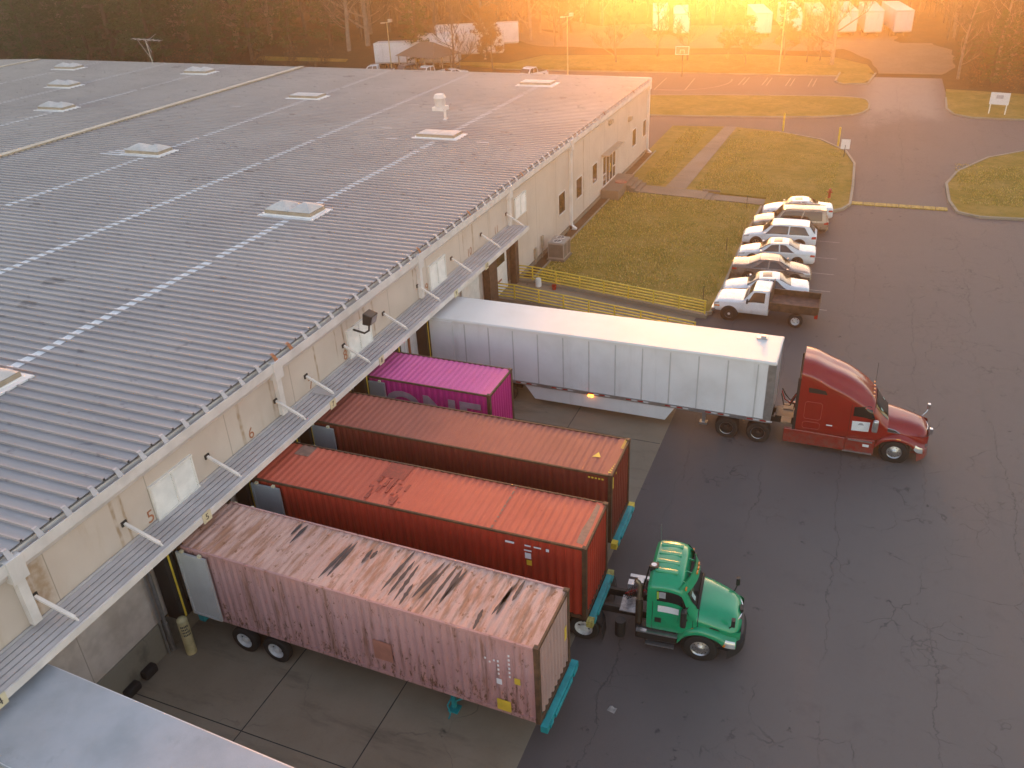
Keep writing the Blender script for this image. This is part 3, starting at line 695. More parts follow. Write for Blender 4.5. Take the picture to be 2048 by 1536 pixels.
# ------------------------------------------------------------------ wheels
WC = {}
def wheel_meshes(r, w, style):
    k = (r, w, style)
    if k in WC: return WC[k]
    t = MB(); ri = r*.58
    t.lathe([(ri,.02*w),(ri,w*.02),(r*.9,0),(r*.97,w*.06),(r,w*.18),(r,w*.82),(r*.97,w*.94),(r*.9,w),(ri,w*.98)], (0,-w,0), (0,1,0), 32)
    rim = MB()
    # outward face at y=0 looking +y (outboard)
    if style == 'alloy':      # truck front: flat disc with hand holes and hub
        rim.lathe([(ri,-.02),(ri*.97,-.015),(ri*.86,-.05),(ri*.55,-.02),(ri*.42,0),(ri*.36,.02),(ri*.2,.03),(0.001,.035)], (0,0,0), (0,1,0), 32, 0)
        for i in range(10): a = 2*math.pi*i/10; rim.disc((ri*.72*math.cos(a), -.032, ri*.72*math.sin(a)), (0,1,0), ri*.075, 10, 1)
        for i in range(10): a = 2*math.pi*(i+.5)/10; rim.disc((ri*.47*math.cos(a), .004, ri*.47*math.sin(a)), (0,1,0), ri*.045, 8, 1)
        mats = [M['alu'], M['frame']]
    elif style == 'dish':     # truck rear: deep dish
        rim.lathe([(ri*1.02,-.01),(ri,-.03),(ri*.9,-.11),(ri*.84,-.13),(ri*.4,-.14),(ri*.38,-.03),(ri*.25,-.02),(0.001,-.02)], (0,0,0), (0,1,0), 32, 0)
        for i in range(5): a = 2*math.pi*i/5; rim.disc((ri*.62*math.cos(a), -.132, ri*.62*math.sin(a)), (0,1,0), ri*.12, 10, 1)
        mats = [M['steelwhite'], M['frame']]
    elif style == 'darkdish':
        rim.lathe([(ri*1.02,-.01),(ri*.96,-.02)], (0,0,0), (0,1,0), 32, 0); rim.lathe([(ri*.96,-.02),(ri*.88,-.12),(ri*.4,-.13),(ri*.36,-.03),(0.001,-.02)], (0,0,0), (0,1,0), 32, 1)
        mats = [M['alu'], M['frame']]
    else:                     # car: five spokes
        rim.lathe([(ri*1.03,-.01),(ri*.93,-.02),(ri*.9,-.06),(0.001,-.07)], (0,0,0), (0,1,0), 28, 1); rim.lathe([(ri*1.03,-.008),(ri*.9,-.012)], (0,0,0), (0,1,0), 28, 0)
        for i in range(5):
            a = 2*math.pi*i/5; d = Vector((math.cos(a),0,math.sin(a))); rim.beam(d*ri*.1+Vector((0,-.02,0)), d*ri*.93+Vector((0,-.02,0)), ri*.24, .02, 0, (0,1,0))
        rim.disc((0,-.005,0), (0,1,0), ri*.2, 12, 0); mats = [M['alu'], M['frame']]
    WC[k] = (t.mesh('wheel', M['tyre']), rim.mesh('rim', mats)); return WC[k]
def wheel(parent, x, y, r, w, side, style, name='wheel'):
    tm, rm = wheel_meshes(r, w, style)
    o = link(name, tm, parent, (x, y, r))
    if side < 0: o.rotation_euler = (0,0,math.pi)
    link('rim', rm, o); return o

# ------------------------------------------------------------------ containers and their chassis
def corr_panel(mb, o, u, v, n, lu, lv, pitch, depth, mi=0):
    o, u, v, n = Vector(o), Vector(u), Vector(v), Vector(n); k = max(1, round(lu/pitch)); p = lu/k
    pts = []
    for i in range(k): pts += [(i*p, 0), (i*p+p*.26, 0), (i*p+p*.5, -depth), (i*p+p*.76, -depth)]
    pts.append((lu, 0)); m = len(pts)
    vs = [o+u*a+n*d for a, d in pts] + [o+u*a+n*d+v*lv for a, d in pts]
    mb.add(vs, [(i, i+1, m+i+1, m+i) for i in range(m-1)], mi)
def container(label, loc, rzv, L, h, mats, group='shipping containers at the docks', doormat=None):
    side, roofm, post, end = mats; W = 2.44
    t = thing('shipping_container', label, 'shipping container', loc, rzv, group)
    for y, ny in ((0,-1),(W,1)):
        mb = MB(); y1 = y - ny*.015
        corr_panel(mb, (.12, y1, .14), (1,0,0), (0,0,1), (0,ny,0), L-.24, h-.22, .279, .036); part('side_wall', mb, side, t, fix=False)
        mb = MB(); a, b = sorted((y, y-ny*.06)); mb.box(.15, L-.15, a, b, h-.085, h-.012); mb.box(.15, L-.15, a, b, 0.02, .15); part('side_rail', mb, post if end is None else side, t)
    mb = MB(); corr_panel(mb, (.14, .05, h-.03), (1,0,0), (0,1,0), (0,0,1), L-.5, W-.1, .258, .022)
    mb.box(L-.36, L-.05, .06, W-.06, h-.06, h-.022); mb.box(.05, .16, .06, W-.06, h-.06, h-.022); part('roof', mb, roofm, t, fix=False)
    mb = MB(); corr_panel(mb, (L-.03, .14, .12), (0,1,0), (0,0,1), (1,0,0), W-.28, h-.2, .245, .07); part('end_wall', mb, end or side, t, fix=False)
    mb = MB(); mb.box(L-.06, L, .15, W-.15, h-.12, h-.012); mb.box(L-.06, L, .15, W-.15, 0, .13); mb.box(.12, L-.1, .06, W-.06, .08, .12); part('end_rail', mb, post, t)
    for x in (0, L-.14):
        for y in (0, W-.14):
            mb = MB(); mb.box(x, x+.14, y, y+.14, .1, h-.1); part('corner_post', mb, post, t)
            mb = MB()
            for z in (0, h-.11): mb.box(x-.006, x+.17-.02*(x > 0), y-.006, y+.146, z, z+.118)
            cc = part('corner_casting', mb, post, t)
            mb = MB(); mb.box(x+.02, x+.115, y+.035, y+.105, h+.004, h+.0105); part('casting_hole', mb, M['frame'], cc)
    dm = doormat or M['whitebox']
    for y, sg in ((-.1, -1), (W+.05, 1)):
        mb = MB(); mb.box(.03, 1.2, y, y+.05, .14, h-.18); ys = y if sg < 0 else y+.05
        mb.box(.03, 1.2, min(ys, ys+sg*.025), max(ys, ys+sg*.025), .14, .22); mb.box(.03, 1.2, min(ys, ys+sg*.025), max(ys, ys+sg*.025), h-.26, h-.18)
        for x in (.03, 1.12): mb.box(x, x+.08, min(ys, ys+sg*.024), max(ys, ys+sg*.024), .22, h-.26)
        dr = part('door', mb, dm, t, 'open door folded back against the side')
        for x in (.2, .9): mb = MB(); mb.box(x, x+.1, y-.01, y+.08, h-.21, h-.1); part('lock_cam', mb, M['signplate'], dr)
    return t
def chassis(label, loc, rzv, L, col, endcol, zt=1.16, wheels=(1.75,3.0), rim='dish', gear=9.2, crank=True):
    t = thing('container_chassis', label, 'trailer chassis', loc, rzv, 'container chassis under the containers'); W = 2.44
    mb = MB()
    for y in (.75, 1.69): mb.box(.15, L-.1, y-.07, y+.07, zt-.42, zt-.1)
    x = .4
    while x < L: mb.box(x-.05, x+.05, .82, 1.62, zt-.35, zt-.15); x += 1.4
    mb.box(.02, .25, .02, W-.02, zt-.32, zt-.02); part('frame', mb, col, t)
    mb = MB(); mb.box(L+.02, L+.22, -.06, W+.06, zt-.2, zt+.03); mb.box(L+.22, L+.27, .5, 1.9, zt-.17, zt-.03); mb.box(L+.22, L+.26, .1, .35, zt-.17, zt-.03); mb.box(L+.22, L+.26, 2.05, 2.35, zt-.17, zt-.03)
    fb = part('front_bolster', mb, col, t, bev=.02)
    for a, b in ((-.065,.18),(W-.18,W+.065)): mb = MB(); mb.box(L+.015, L+.225, a, b, zt-.205, zt+.036); part('bolster_end', mb, endcol, fb)
    for wx in wheels:
        for y, s in ((.05,-1),(W-.05,1)): wheel(t, wx, y, .5, .27, s, rim)
        mb = MB(); mb.cyl((wx,.3,.5),(wx,W-.3,.5),.06,8); mb.box(wx-.5,wx+.5,.72,.84,.6,.72); mb.box(wx-.5,wx+.5,1.6,1.72,.6,.72); part('axle', mb, M['frame'], t)
    if gear:
        for y in (.45, 1.99):
            mb = MB(); mb.box(gear-.06, gear+.06, y-.06, y+.06, .12, zt-.15); mb.box(gear-.16, gear+.16, y-.16, y+.16, .0, .05); mb.beam((gear,y,.35),(gear+.75,y,zt-.2),.05,.05)
            part('landing_leg', mb, M['teal'], t)
        if crank:
            mb = MB(); mb.tube([(gear+.05,.35,.75),(gear+.05,-.02,.72),(gear+.12,-.02,.38),(gear+.14,-.18,.36)], .025, 6); part('crank_handle', mb, M['teal'], t)
    return t
rust = (.115,.05,.022)
cA_s = m_container('dusty_pink_side', (.42,.225,.215), (.48,.275,.265), (.13,.055,.025), 1.0, .95)
cA_r = m_container('dusty_pink_roof', (.52,.30,.25), (.60,.38,.32), (.24,.10,.045), 1.5, .95, roof=True, marks=False)
cB_s = m_container('red_orange_side', (.37,.032,.013), (.30,.027,.012), (.09,.016,.008), .3, .25)
cB_r = m_container('faded_orange_roof', (.50,.088,.048), (.56,.115,.066), (.28,.03,.015), .25, .32, roof=True)
cC_s = m_container('dark_brown_red_side', (.165,.023,.012), (.19,.028,.015), (.07,.014,.008), .25, .15)
cC_r = m_container('brown_red_roof', (.30,.077,.054), (.35,.095,.068), (.19,.04,.026), .3, .25, roof=True)
cD_s = m_container('magenta_side', (.55,.016,.21), (.60,.025,.25), (.2,.03,.06), .2, .2)
cD_r = m_container('magenta_roof', (.66,.10,.33), (.72,.13,.37), (.48,.09,.11), .55, .38, roof=True)
brown = plain('rusted_post', (.12,.062,.03), .7, var=.45, scale=4); brown2 = plain('dark_rusted_post', (.085,.042,.02), .7, var=.4, scale=4)
cA_e = m_container('dusty_pink_end', (.42,.27,.24), (.48,.32,.28), (.16,.075,.03), .4, .5)
Z_C = 1.16
cont_door = m_trailer_white('grey_container_door', (.36,.38,.40), (.22,.22,.22), .5)
def yawed(x_out, y_near, a, L): return (x_out - L*math.cos(a), y_near - L*math.sin(a), Z_C)
def on_surface(t, L, name, patches, mat):
    if name != 'code_marking':
        for (x, z, w, h) in patches: mb = MB(); mb.box(x-w/2, x+w/2, -.008, .004, z-h/2, z+h/2); part(name, mb, mat, t)
        return
    mb = MB()
    for (x, z, w, h) in patches: mb.box(x-w/2, x+w/2, -.008, .004, z-h/2, z+h/2)
    return part(name, mb, mat, t)
cA = container('faded pink container with rust streaks at dock five', yawed(16.04,-4.613,-.019,12.19), -.019, 12.19, 2.9, (cA_s, cA_r, brown, cA_e), doormat=m_trailer_white('worn_white_door', (.52,.52,.52), (.30,.29,.28), .6))
chA = chassis('teal chassis under the faded pink container', yawed(16.04,-4.613,-.019,12.19)[:2]+(0,), -.019, 12.19, M['teal'], M['teal'])
rnd = random.Random(2)
mk = [(11.0+dx, 2.35-.16*k, .05, .07) for dx in (0,.33) for k in range(6) if rnd.random() < .85] + [(11.0,1.25,.16,.2)] + [(10.62+.13*k, 2.02-.1*(k % 2), .05, .06) for k in range(3)]
on_surface(cA, 12.19, 'code_marking', mk, M['sticker'])
on_surface(cA, 12.19, 'yellow_sticker', [(11.1,.33,.42,.42),(11.55,1.45,.17,.22)], M['yellow'])
on_surface(cA, 12.19, 'repainted_patch', [(7.25,1.0,.62,.75)], plain('salmon_patch_paint', (.40,.17,.12), .6))
mb = MB(); mb.box(12.165,12.172,2.05,2.2,1.2,1.7); part('yellow_sticker', mb, M['yellow'], cA)
mb = MB()
for (xa, ya), (xb, yb) in (((3.37,2.3),(3.35,1.34)),((3.14,2.3),(3.13,1.7)),((5.34,2.13),(5.32,.46)),((5.22,2.02),(5.11,.32)),((5.96,1.99),(5.97,1.33)),((6.14,1.99),(6.13,1.57)),((7.24,2.36),(7.14,.5)),((7.45,1.98),(7.42,.42)),((7.65,1.88),(7.69,.28)),((7.88,1.08),(7.92,.19)),((8.33,2.24),(8.12,.56)),((8.5,2.27),(8.33,.58)),((8.76,2.26),(8.68,.18)),((8.95,2.17),(8.96,.58)),((9.11,2.16),(8.97,.81)),((10.87,2.34),(10.85,1.45)),((10.71,2.19),(10.52,.76)),((10.21,.87),(10.28,.08)),((10.62,2.0),(10.64,.81))):
    L_, R_ = [], []
    for i in range(11):
        t = i/10; w_ = .058*math.sin(math.pi*min(1,t*1.02+.0))**.6*rnd.uniform(.6,1.2)+.006; x = xa+(xb-xa)*t; y = ya+(yb-ya)*t; L_.append((x-w_, y, 2.8722)); R_.append((x+w_, y, 2.8722))
    mb.add(L_+R_, [(i, i+1, 12+i, 11+i) for i in range(10)])
part('dark_scrape', mb, plain('blackened_scrape', (.05,.038,.042), .6, var=.5, scale=5), cA)
cB = container('orange-red container hitched behind the green tractor', yawed(16.03,-.435,.012,12.19), .012, 12.19, 2.9, (cB_s, cB_r, brown2, None), doormat=cont_door)
chB = chassis('teal chassis under the orange-red container', yawed(16.03,-.435,.012,12.19)[:2]+(0,), .012, 12.19, M['teal'], plain('chipped_yellow_paint', (.42,.36,.10), .6, var=.4, scale=14), gear=8.6, crank=False)
on_surface(cB, 12.19, 'code_marking', [(9.7,2.55,.3,.07),(10.3,2.55,.2,.05),(10.62,2.55,.24,.05),(10.95,2.53,.1,.1),(10.3,2.36,.25,.05),(10.3,2.15,.2,.22)], M['sticker'])
on_surface(cB, 12.19, 'yellow_sticker', [(10.33,1.88,.17,.2)], M['yellow'])
mb = MB(); mb.box(4.3,5.2,1.5,2.36,2.868,2.8735)
for i in range(26): x = rnd.uniform(4.2,5.6); y = rnd.uniform(.15,1.3); mb.box(x, x+rnd.uniform(.03,.16), y, y+rnd.uniform(.05,.4), 2.860, 2.8732+i*.0003)
part('rust_red_repair', mb, plain('bare_red_primer', (.33,.045,.025), .6, var=.3, scale=8), cB)
mb = MB(); y = .1
while y < 2.3: l = rnd.uniform(.03,.22); mb.box(9.02, 9.06+rnd.uniform(0,.03), y, y+l, 2.868, 2.8738); y += l+rnd.uniform(.04,.2)
mb.box(.6,1.2,1.75,2.35,2.868,2.874); mb.prism([(11.80,.25),(12.02,.2),(12.04,1.2),(12.0,2.2),(11.86,2.3),(11.84,1.5),(11.78,.9)], 2.872, 2.8795, ax='z'); part('scuff', mb, M['scuff'], cB)
cC = container('brown-red container with yellow corner marks at dock seven', yawed(15.71,3.43,.006,12.19), .006, 12.19, 2.9, (cC_s, cC_r, brown2, None), doormat=cont_door)
chC = chassis('teal chassis with yellow ends under the brown-red container', yawed(15.71,3.43,.006,12.19)[:2]+(0,), .006, 12.19, M['teal'], M['yellow'], gear=8.6, crank=False)
mb = MB()
for k in range(5): mb.add([(12.0+.02*k,.18+.13*k,2.893),(12.1+.0*k,.15+.13*k,2.893),(12.1,.22+.13*k,2.893),(12.0+.02*k,.25+.13*k,2.893)], [(0,1,2,3)])
for k in range(8): mb.box(12.02,12.12,1.75+.08*k-.4*(k % 2 == 3),1.79+.08*k-.4*(k % 2 == 3),2.8905,2.894)
mb.add([(11.2,.95,2.878),(11.5,1.0,2.878),(11.35,1.3,2.878)], [(0,1,2)]); mb.box(12.15,12.172,.2,.3,2.2,2.65); mb.box(12.15,12.171,.62,.68,2.55,2.62)
for k in range(5): mb.box(11.35+.12*k,11.42+.12*k,-.006,.003,2.66,2.72)
part('yellow_marking', mb, M['yellow'], cC)
cD = container('magenta twenty-foot container with ghosted white letters', (9.37-6.06, 7.62, Z_C), 0, 6.06, 2.6, (cD_s, cD_r, brown, None), doormat=cont_door)
chD = chassis('dark chassis hidden under the magenta container', (9.37-6.06, 7.62, 0), 0, 6.06, M['frame'], M['frame'], gear=0)
tm = text_mb('ONE', 1.95, .004, .05); tm.v = [(x*1.12, y, z) for x, y, z in tm.v]
part('ghosted_lettering', place_text(tm, (3.35, -.004, 1.30), (1,0,0), (0,0,1)), plain('greyed_white_paint', (.44,.32,.38), .6, var=.2), cD)

# ------------------------------------------------------------------ dry-van trailers
def trailer(label, loc, rzv, L=16.15, W=2.6, h=2.88, zb=1.17, boxm=None, roofm=None, skirt=True, legs=True, group='white box trailers', simple=False, rear_x=None):
    t = thing('box_trailer', label, 'trailer', loc, rzv, group); boxm = boxm or M['whitebox']; roofm = roofm or M['trroof']
    mb = MB(); mb.box(0, L, 0, W, zb, zb+h)
    if not simple:
        x = .62
        while x < L-.3:
            for y in (-.012, W): mb.box(x-.03, x+.03, y, y+.012, zb+.12, zb+h-.16, 1)
            x += 1.235
    bx = part('box', mb, [boxm, M['seam']], t)
    mb = MB(); mb.box(-.02, L+.02, -.025, W+.025, zb+h-.13, zb+h-.02); mb.box(.02, L-.02, .02, W-.02, zb+h-.02, zb+h+.02); part('roof', mb, roofm, t, bev=.02)
    mb = MB(); mb.box(0, L+.01, -.02, .0, zb-.02, zb+.13); mb.box(0, L+.01, W, W+.02, zb-.02, zb+.13); mb.box(.1, L-.1, .1, W-.1, zb-.12, zb); part('bottom_rail', mb, M['alu'], t)
    mb = MB(); mb.box(-.015, .0, 0, W, zb, zb+.15); mb.box(-.02, .0, 0, .1, zb, zb+h); mb.box(-.02, .0, W-.1, W, zb, zb+h); mb.box(-.02, 0, 0, W, zb+h-.2, zb+h); part('rear_frame', mb, M['steelwhite'], t)
    if not simple:
        mb = MB(); mb.prism([(L-.3,-.024),(L+.026,-.024),(L+.026,.12),(L,.12),(L,0),(L-.3,0)], zb+.1, zb+h-.05, ax='z'); part('front_trim', mb, M['alu'], t); mb = MB(); mb.box(L, L+.025, W-.12, W+.02, zb, zb+h-.02); part('front_trim', mb, M['alu'], t)
        tp = [MB(), MB()]; x = .8; k = 0
        while x < L-.4:
            for j in range(2): tp[j].box(x+.26*j, x+.26*j+.24, -.0255, -.019, zb+.02, zb+.07)
            for j in range(2): tp[j].box(x+.55+.26*j, x+.55+.26*j+.24, -.0255, -.019, zb+.02, zb+.07)
            x += 1.8
        part('reflective_tape', tp[0], M['redlens'], t); part('reflective_tape', tp[1], M['sticker'], t)
        mb = MB(); mb.box(8.0, 8.25, -.06, -.02, zb-.12, zb-.02); part('marker_lamp', mb, emit('lit_amber_marker', (1.0,.30,.03), 2.5), t)
    for wx in (2.6, 3.85):
        for y, s in ((.05,-1),(W-.05,1)): wheel(t, wx, y, .5, .28, s, 'darkdish')
        mb = MB(); mb.cyl((wx,.3,.5),(wx,W-.3,.5),.07,8); mb.box(wx-.6,wx+.6,.6,.75,.55,zb-.12); mb.box(wx-.6,wx+.6,W-.75,W-.6,.55,zb-.12); part('axle', mb, M['frame'], t)
    if legs:
        for y in (.5, W-.5): mb = MB(); mb.box(L-2.95, L-2.8, y-.07, y+.07, .4 if skirt else .1, zb-.1); mb.box(L-3.05, L-2.7, y-.14, y+.14, .3 if skirt else 0, .4 if skirt else .08); part('landing_leg', mb, M['alu'], t)
    if skirt:
        for y in (.12, W-.12):
            mb = MB(); mb.prism([(4.75,zb-.02),(12.0,zb-.02),(12.0,zb-.12),(11.6,.38),(5.3,.38)], y-.015, y+.015); part('side_skirt', mb, boxm, t)
    for y in (.35, W-.35): mb = MB(); mb.box(1.55, 1.58, y-.3, y+.3, .2, zb-.1); part('mudflap', mb, M['dark'], t)
    return t
tE = trailer('long white box trailer coupled to the red tractor', (3.77,13.25,0), 0)
mb = MB(); mb.box(15.05,15.5,2.0,2.3,4.07,4.13); mb.box(15.23,15.45,2.05,2.25,4.13,4.22); part('roof_vent', mb, M['alu'], tE)
mb = MB(); mb.box(.03,1.25,-.075,-.03,1.2,3.95); part('door', mb, M['whitebox'], tE, 'rear door folded open against the side')
tF = trailer('pale grey trailer roof in the bottom left corner beside dock four', (3.85,-12.0,0), R(-2.6), roofm=M['greyroof'])

# ------------------------------------------------------------------ section lofts for vehicle bodies
def catmull(p0, p1, p2, p3, t):
    return .5*((2*p1)+(-p0+p2)*t+(2*p0-5*p1+4*p2-p3)*t*t+(-p0+3*p1-3*p2+p3)*t*t*t)
class Loft:
    # keys: list of (x, [(y,z)...]) with K points from sill to centre line
    def __init__(s, keys): s.k = keys; s.K = len(keys[0][1])
    def sec(s, x):
        k = s.k; i = 0
        while i < len(k)-2 and x > k[i+1][0]: i += 1
        a, b = k[i], k[i+1]; t = max(0, min(1, (x-a[0])/(b[0]-a[0]))); out = []
        for j in range(s.K):
            r = []
            for c in (0, 1):
                p1, p2 = a[1][j][c], b[1][j][c]; d = b[0]-a[0]
                m1 = m2 = (p2-p1)
                if i > 0:
                    d0 = a[0]-k[i-1][0]; sl0 = (p1-k[i-1][1][j][c])/d0; sl1 = (p2-p1)/d
                    m1 = 0 if sl0*sl1 <= 0 else 2*sl0*sl1/(sl0+sl1)*d
                if i < len(k)-2:
                    d2 = k[i+2][0]-b[0]; sl2 = (k[i+2][1][j][c]-p2)/d2; sl1 = (p2-p1)/d
                    m2 = 0 if sl2*sl1 <= 0 else 2*sl2*sl1/(sl2+sl1)*d
                h00 = 2*t**3-3*t*t+1; h10 = t**3-2*t*t+t; h01 = -2*t**3+3*t*t; h11 = t**3-t*t
                r.append(h00*p1+h10*m1+h01*p2+h11*m2)
            out.append(r)
        return out
    def pt(s, x, t, side=-1):
        q = s.sec(x); i = min(int(t), s.K-2); f = t-i
        g = lambda j: q[max(0, min(s.K-1, j))]
        p = [catmull(g(i-1)[c], g(i)[c], g(i+1)[c], g(i+2)[c], f) if s.round else g(i)[c]*(1-f)+g(i+1)[c]*f for c in (0,1)]
        return Vector((x, side*max(p[0], 0), p[1]))
    round = True
    def body(s, mb, nx=40, nt=4, mi=0, cap=True, capmi=None):
        x0, x1 = s.k[0][0], s.k[-1][0]; xs = sorted(set([x0+(x1-x0)*i/nx for i in range(nx+1)] + [k[0] for k in s.k]))
        T = [i/nt for i in range((s.K-1)*nt+1)]
        for side in (-1, 1):
            vs = [s.pt(x, t, side) for x in xs for t in T]; m = len(T)
            mb.add(vs, [(i*m+j, i*m+j+1, (i+1)*m+j+1, (i+1)*m+j) for i in range(len(xs)-1) for j in range(m-1)], mi, True)
        if cap:
            for x in (xs[0], xs[-1]):
                a = [s.pt(x, t, -1) for t in T]; b = [s.pt(x, t, 1) for t in reversed(T)]; mb.add(a+b, [tuple(range(len(a)+len(b)))], mi if capmi is None else capmi, False)
    def patch(s, mb, x00, x10, x01, x11, t0, t1, eps=.006, side=-1, nu=8, nv=6, mi=0):
        # corners: (x00,t0) (x10,t0) (x01,t1) (x11,t1)
        def f(u, v):
            x = (x00*(1-u)+x10*u)*(1-v)+(x01*(1-u)+x11*u)*v; t = t0+(t1-t0)*v
            p = s.pt(x, t, side); e = .01
            dx = s.pt(x+e, t, side)-s.pt(x-e, t, side); dt = s.pt(x, min(s.K-1, t+e), side)-s.pt(x, max(0, t-e), side)
            n = dx.cross(dt);
            if n.length < 1e-12: n = Vector((0,0,1))
            n.normalize()
            if n.dot(p-Vector((x,0,.7))) < 0: n = -n
            return p+n*eps
        mb.grid(f, nu, nv, mi, True)

def t_of_z(lo, x, z):
    a, b = 0.0, float(lo.K-1)
    for _ in range(26):
        m = (a+b)/2
        if lo.pt(x, m)[2] < z: a = m
        else: b = m
    return a
def patchz(lo, mb, bl, br, tl, tr, eps=.012, side=-1, nu=6, nv=4, mi=0):
    def f(u, v):
        x = (bl[0]*(1-u)+br[0]*u)*(1-v)+(tl[0]*(1-u)+tr[0]*u)*v; z = (bl[1]*(1-u)+br[1]*u)*(1-v)+(tl[1]*(1-u)+tr[1]*u)*v
        p = lo.pt(x, t_of_z(lo, x, z), side); return p+Vector((0, side*eps, 0))
    mb.grid(f, nu, nv, mi, True)

# ------------------------------------------------------------------ cars
PAINT = {}
def paint(name, col, metal=0.0):
    if name not in PAINT: PAINT[name] = plain(name, col, .28, metal, coat=.6, var=.03)
    return PAINT[name]
def car(label, loc, rzv, col, kind='sedan', L=4.75, W=1.80, H=1.45, sunroof=False, rails=False, group='cars parked beside the lawn', name='parked_car', lower=None):
    t = thing(name, label, 'car' if kind != 'pickup' else 'pickup', loc, rzv, group); w = W/2; f = L/2; belt = .92 if kind in ('sedan','pickup') else 1.0
    if kind == 'pickup': belt = 1.08
    hb = belt-.08
    def S(x, sill, wmid, belt_z, wb, zr, wr, zc):
        return (x, [(w*.86, sill), (w*wmid, .5), (w*wb, belt_z*.92), (w*wb*.985, belt_z), ((w*wr), zr), (w*wr*.72, zc-.012), (0, zc)])
    if kind == 'sedan':   # x from front (+f) to rear; build with +x forward
        ks = [S(-f, .42, .80, .82, .74, .93, .62, .96), S(-f+.10, .3, .92, .88, .88, .98, .74, 1.02), S(-f+.7, .24, 1, .92, .95, 1.02, .78, 1.06),
              S(-f+.95, .24, 1, .92, .96, 1.06, .76, 1.10), S(-f+1.75, .22, 1, .92, .97, H-.10, .70, H-.03), S(-.25, .22, 1, .91, .97, H-.05, .70, H), S(.35, .22, 1, .9, .97, H-.11, .70, H-.05),
              S(1.12, .22, 1, .88, .96, .93, .78, .99), S(1.3, .22, 1, .86, .95, .90, .80, .94), S(f-.5, .24, .97, .76, .90, .78, .74, .83), S(f-.1, .28, .86, .66, .78, .68, .62, .71), S(f, .36, .70, .58, .62, .60, .5, .62)]
        wsx, rwx = (1.06,.42), (-f+1.02,-f+1.68); side_x = [(.95,.33), (-f+1.25,-f+1.85)]
    elif kind in ('suv','cross'):
        rr = -f+.55 if kind == 'cross' else -f+.22
        ks = [S(-f, .45, .84, .95, .80, 1.0, .66, 1.02), S(-f+.09, .34, .95, 1.0, .92, 1.05, .74, 1.08), S(-f+.16, .3, .97, 1.0, .95, 1.12, .74, 1.16), S(rr, .27, 1, 1.0, .97, H-.11, .74, H-.05), S(rr+.5, .26, 1, 1.0, .97, H-.06, .75, H-.01),
              S(-.1, .26, 1, .99, .97, H-.05, .75, H), S(.45, .26, 1, .98, .97, H-.10, .75, H-.04), S(1.15, .26, 1, .97, .97, 1.03, .80, 1.09), S(1.32, .26, 1, .95, .96, 1.0, .82, 1.04), S(f-.45, .28, .97, .86, .91, .89, .76, .93), S(f-.08, .32, .86, .74, .8, .77, .64, .79), S(f, .4, .72, .64, .66, .66, .5, .68)]
        wsx, rwx = (1.1,.5), (-f+.16,rr-.02); side_x = [(.98,.42), (-f+.45,rr+.28)]
    else:  # pickup cab, full body with bed
        ks = [S(-f, .5, .92, 1.05, .90, 1.06, .88, 1.062), S(-f+.06, .42, .97, 1.08, .97, 1.09, .95, 1.092), S(-.62, .38, 1, 1.08, .98, 1.09, .96, 1.092), S(-.55, .38, 1, 1.08, .97, H-.12, .74, H-.07), S(-.2, .38, 1, 1.08, .97, H-.06, .75, H),
              S(.55, .38, 1, 1.07, .97, H-.08, .75, H-.02), S(.9, .38, 1, 1.06, .97, H-.2, .76, H-.14), S(1.45, .38, 1, 1.05, .97, 1.12, .84, 1.17), S(1.6, .38, 1, 1.03, .96, 1.09, .86, 1.13), S(f-.3, .4, .98, .98, .93, 1.0, .82, 1.05), S(f-.04, .45, .9, .92, .88, .93, .76, .95), S(f, .5, .84, .84, .8, .85, .7, .86)]
        wsx, rwx = (1.4,.95), (-.6,-.56); side_x = [(1.3,.8), (-.45,-.45)]
    lo = Loft(ks); mb = MB(); lo.body(mb, 48, 3); part('body', mb, col, t)
    g = MB()
    # windscreen, rear window wrap over both halves
    for s in (-1, 1):
        lo.patch(g, wsx[0], wsx[1], wsx[0], wsx[1], 4.12, 6, .012, s, 6, 8)
        if kind != 'pickup': lo.patch(g, rwx[0], rwx[1], rwx[0], rwx[1], 4.2, 6, .012, s, 6, 8)
    part('windscreen', g, M['glass2'], t)
    for s in (-1, 1):
        sw = MB(); (fb, ft), (rb, rtp) = side_x; mid_b, mid_t = (fb+rb)/2-.1, (ft+rtp)/2-.05
        lo.patch(sw, fb, mid_b+.04, ft, mid_t+.04, 3.12, 3.9, .008, s, 6, 4); lo.patch(sw, mid_b-.04, rb, mid_t-.04, rtp, 3.12, 3.9, .008, s, 6, 4)
        part('side_window', sw, M['glass'], t)
    if sunroof:
        mb = MB()
        for s in (-1, 1): lo.patch(mb, -.3, .22, -.3, .22, 5.25, 6, .008, s, 4, 4)
        part('sunroof', mb, M['glass'], t)
    if rails:
        for s in (-1, 1): mb = MB(); mb.tube([lo.pt(-f+.6, 4.5, s)+Vector((0,0,.03)), lo.pt(-.4, 4.5, s)+Vector((0,0,.05)), lo.pt(.4, 4.5, s)+Vector((0,0,.03))], .02, 6); part('roof_rail', mb, M['alu'], t)
    for s in (-1, 1):
        mb = MB(); lo.patch(mb, f-.42, f-.06, f-.5, f-.12, 1.9, 3.3, .008, s, 4, 4); part('headlight', mb, M['lampglass'], t)
        mb = MB(); lo.patch(mb, -f+.03, -f+.32, -f+.03, -f+.28, 1.75, 2.9, .008, s, 4, 4); part('taillight', mb, M['redlens'], t)
        mb = MB(); p = lo.pt(.95, 3.1, s); mb.box(p.x-.08, p.x+.04, min(p.y, p.y+s*.2), max(p.y, p.y+s*.2), p.z-.02, p.z+.13); part('mirror', mb, col, t, bev=.02)
    if lower:
        for s in (-1, 1): mb = MB(); lo.patch(mb, -f+.05, f-.05, -f+.05, f-.05, .1, 1.0, .004, s, 30, 3); part('lower_cladding', mb, lower, t)
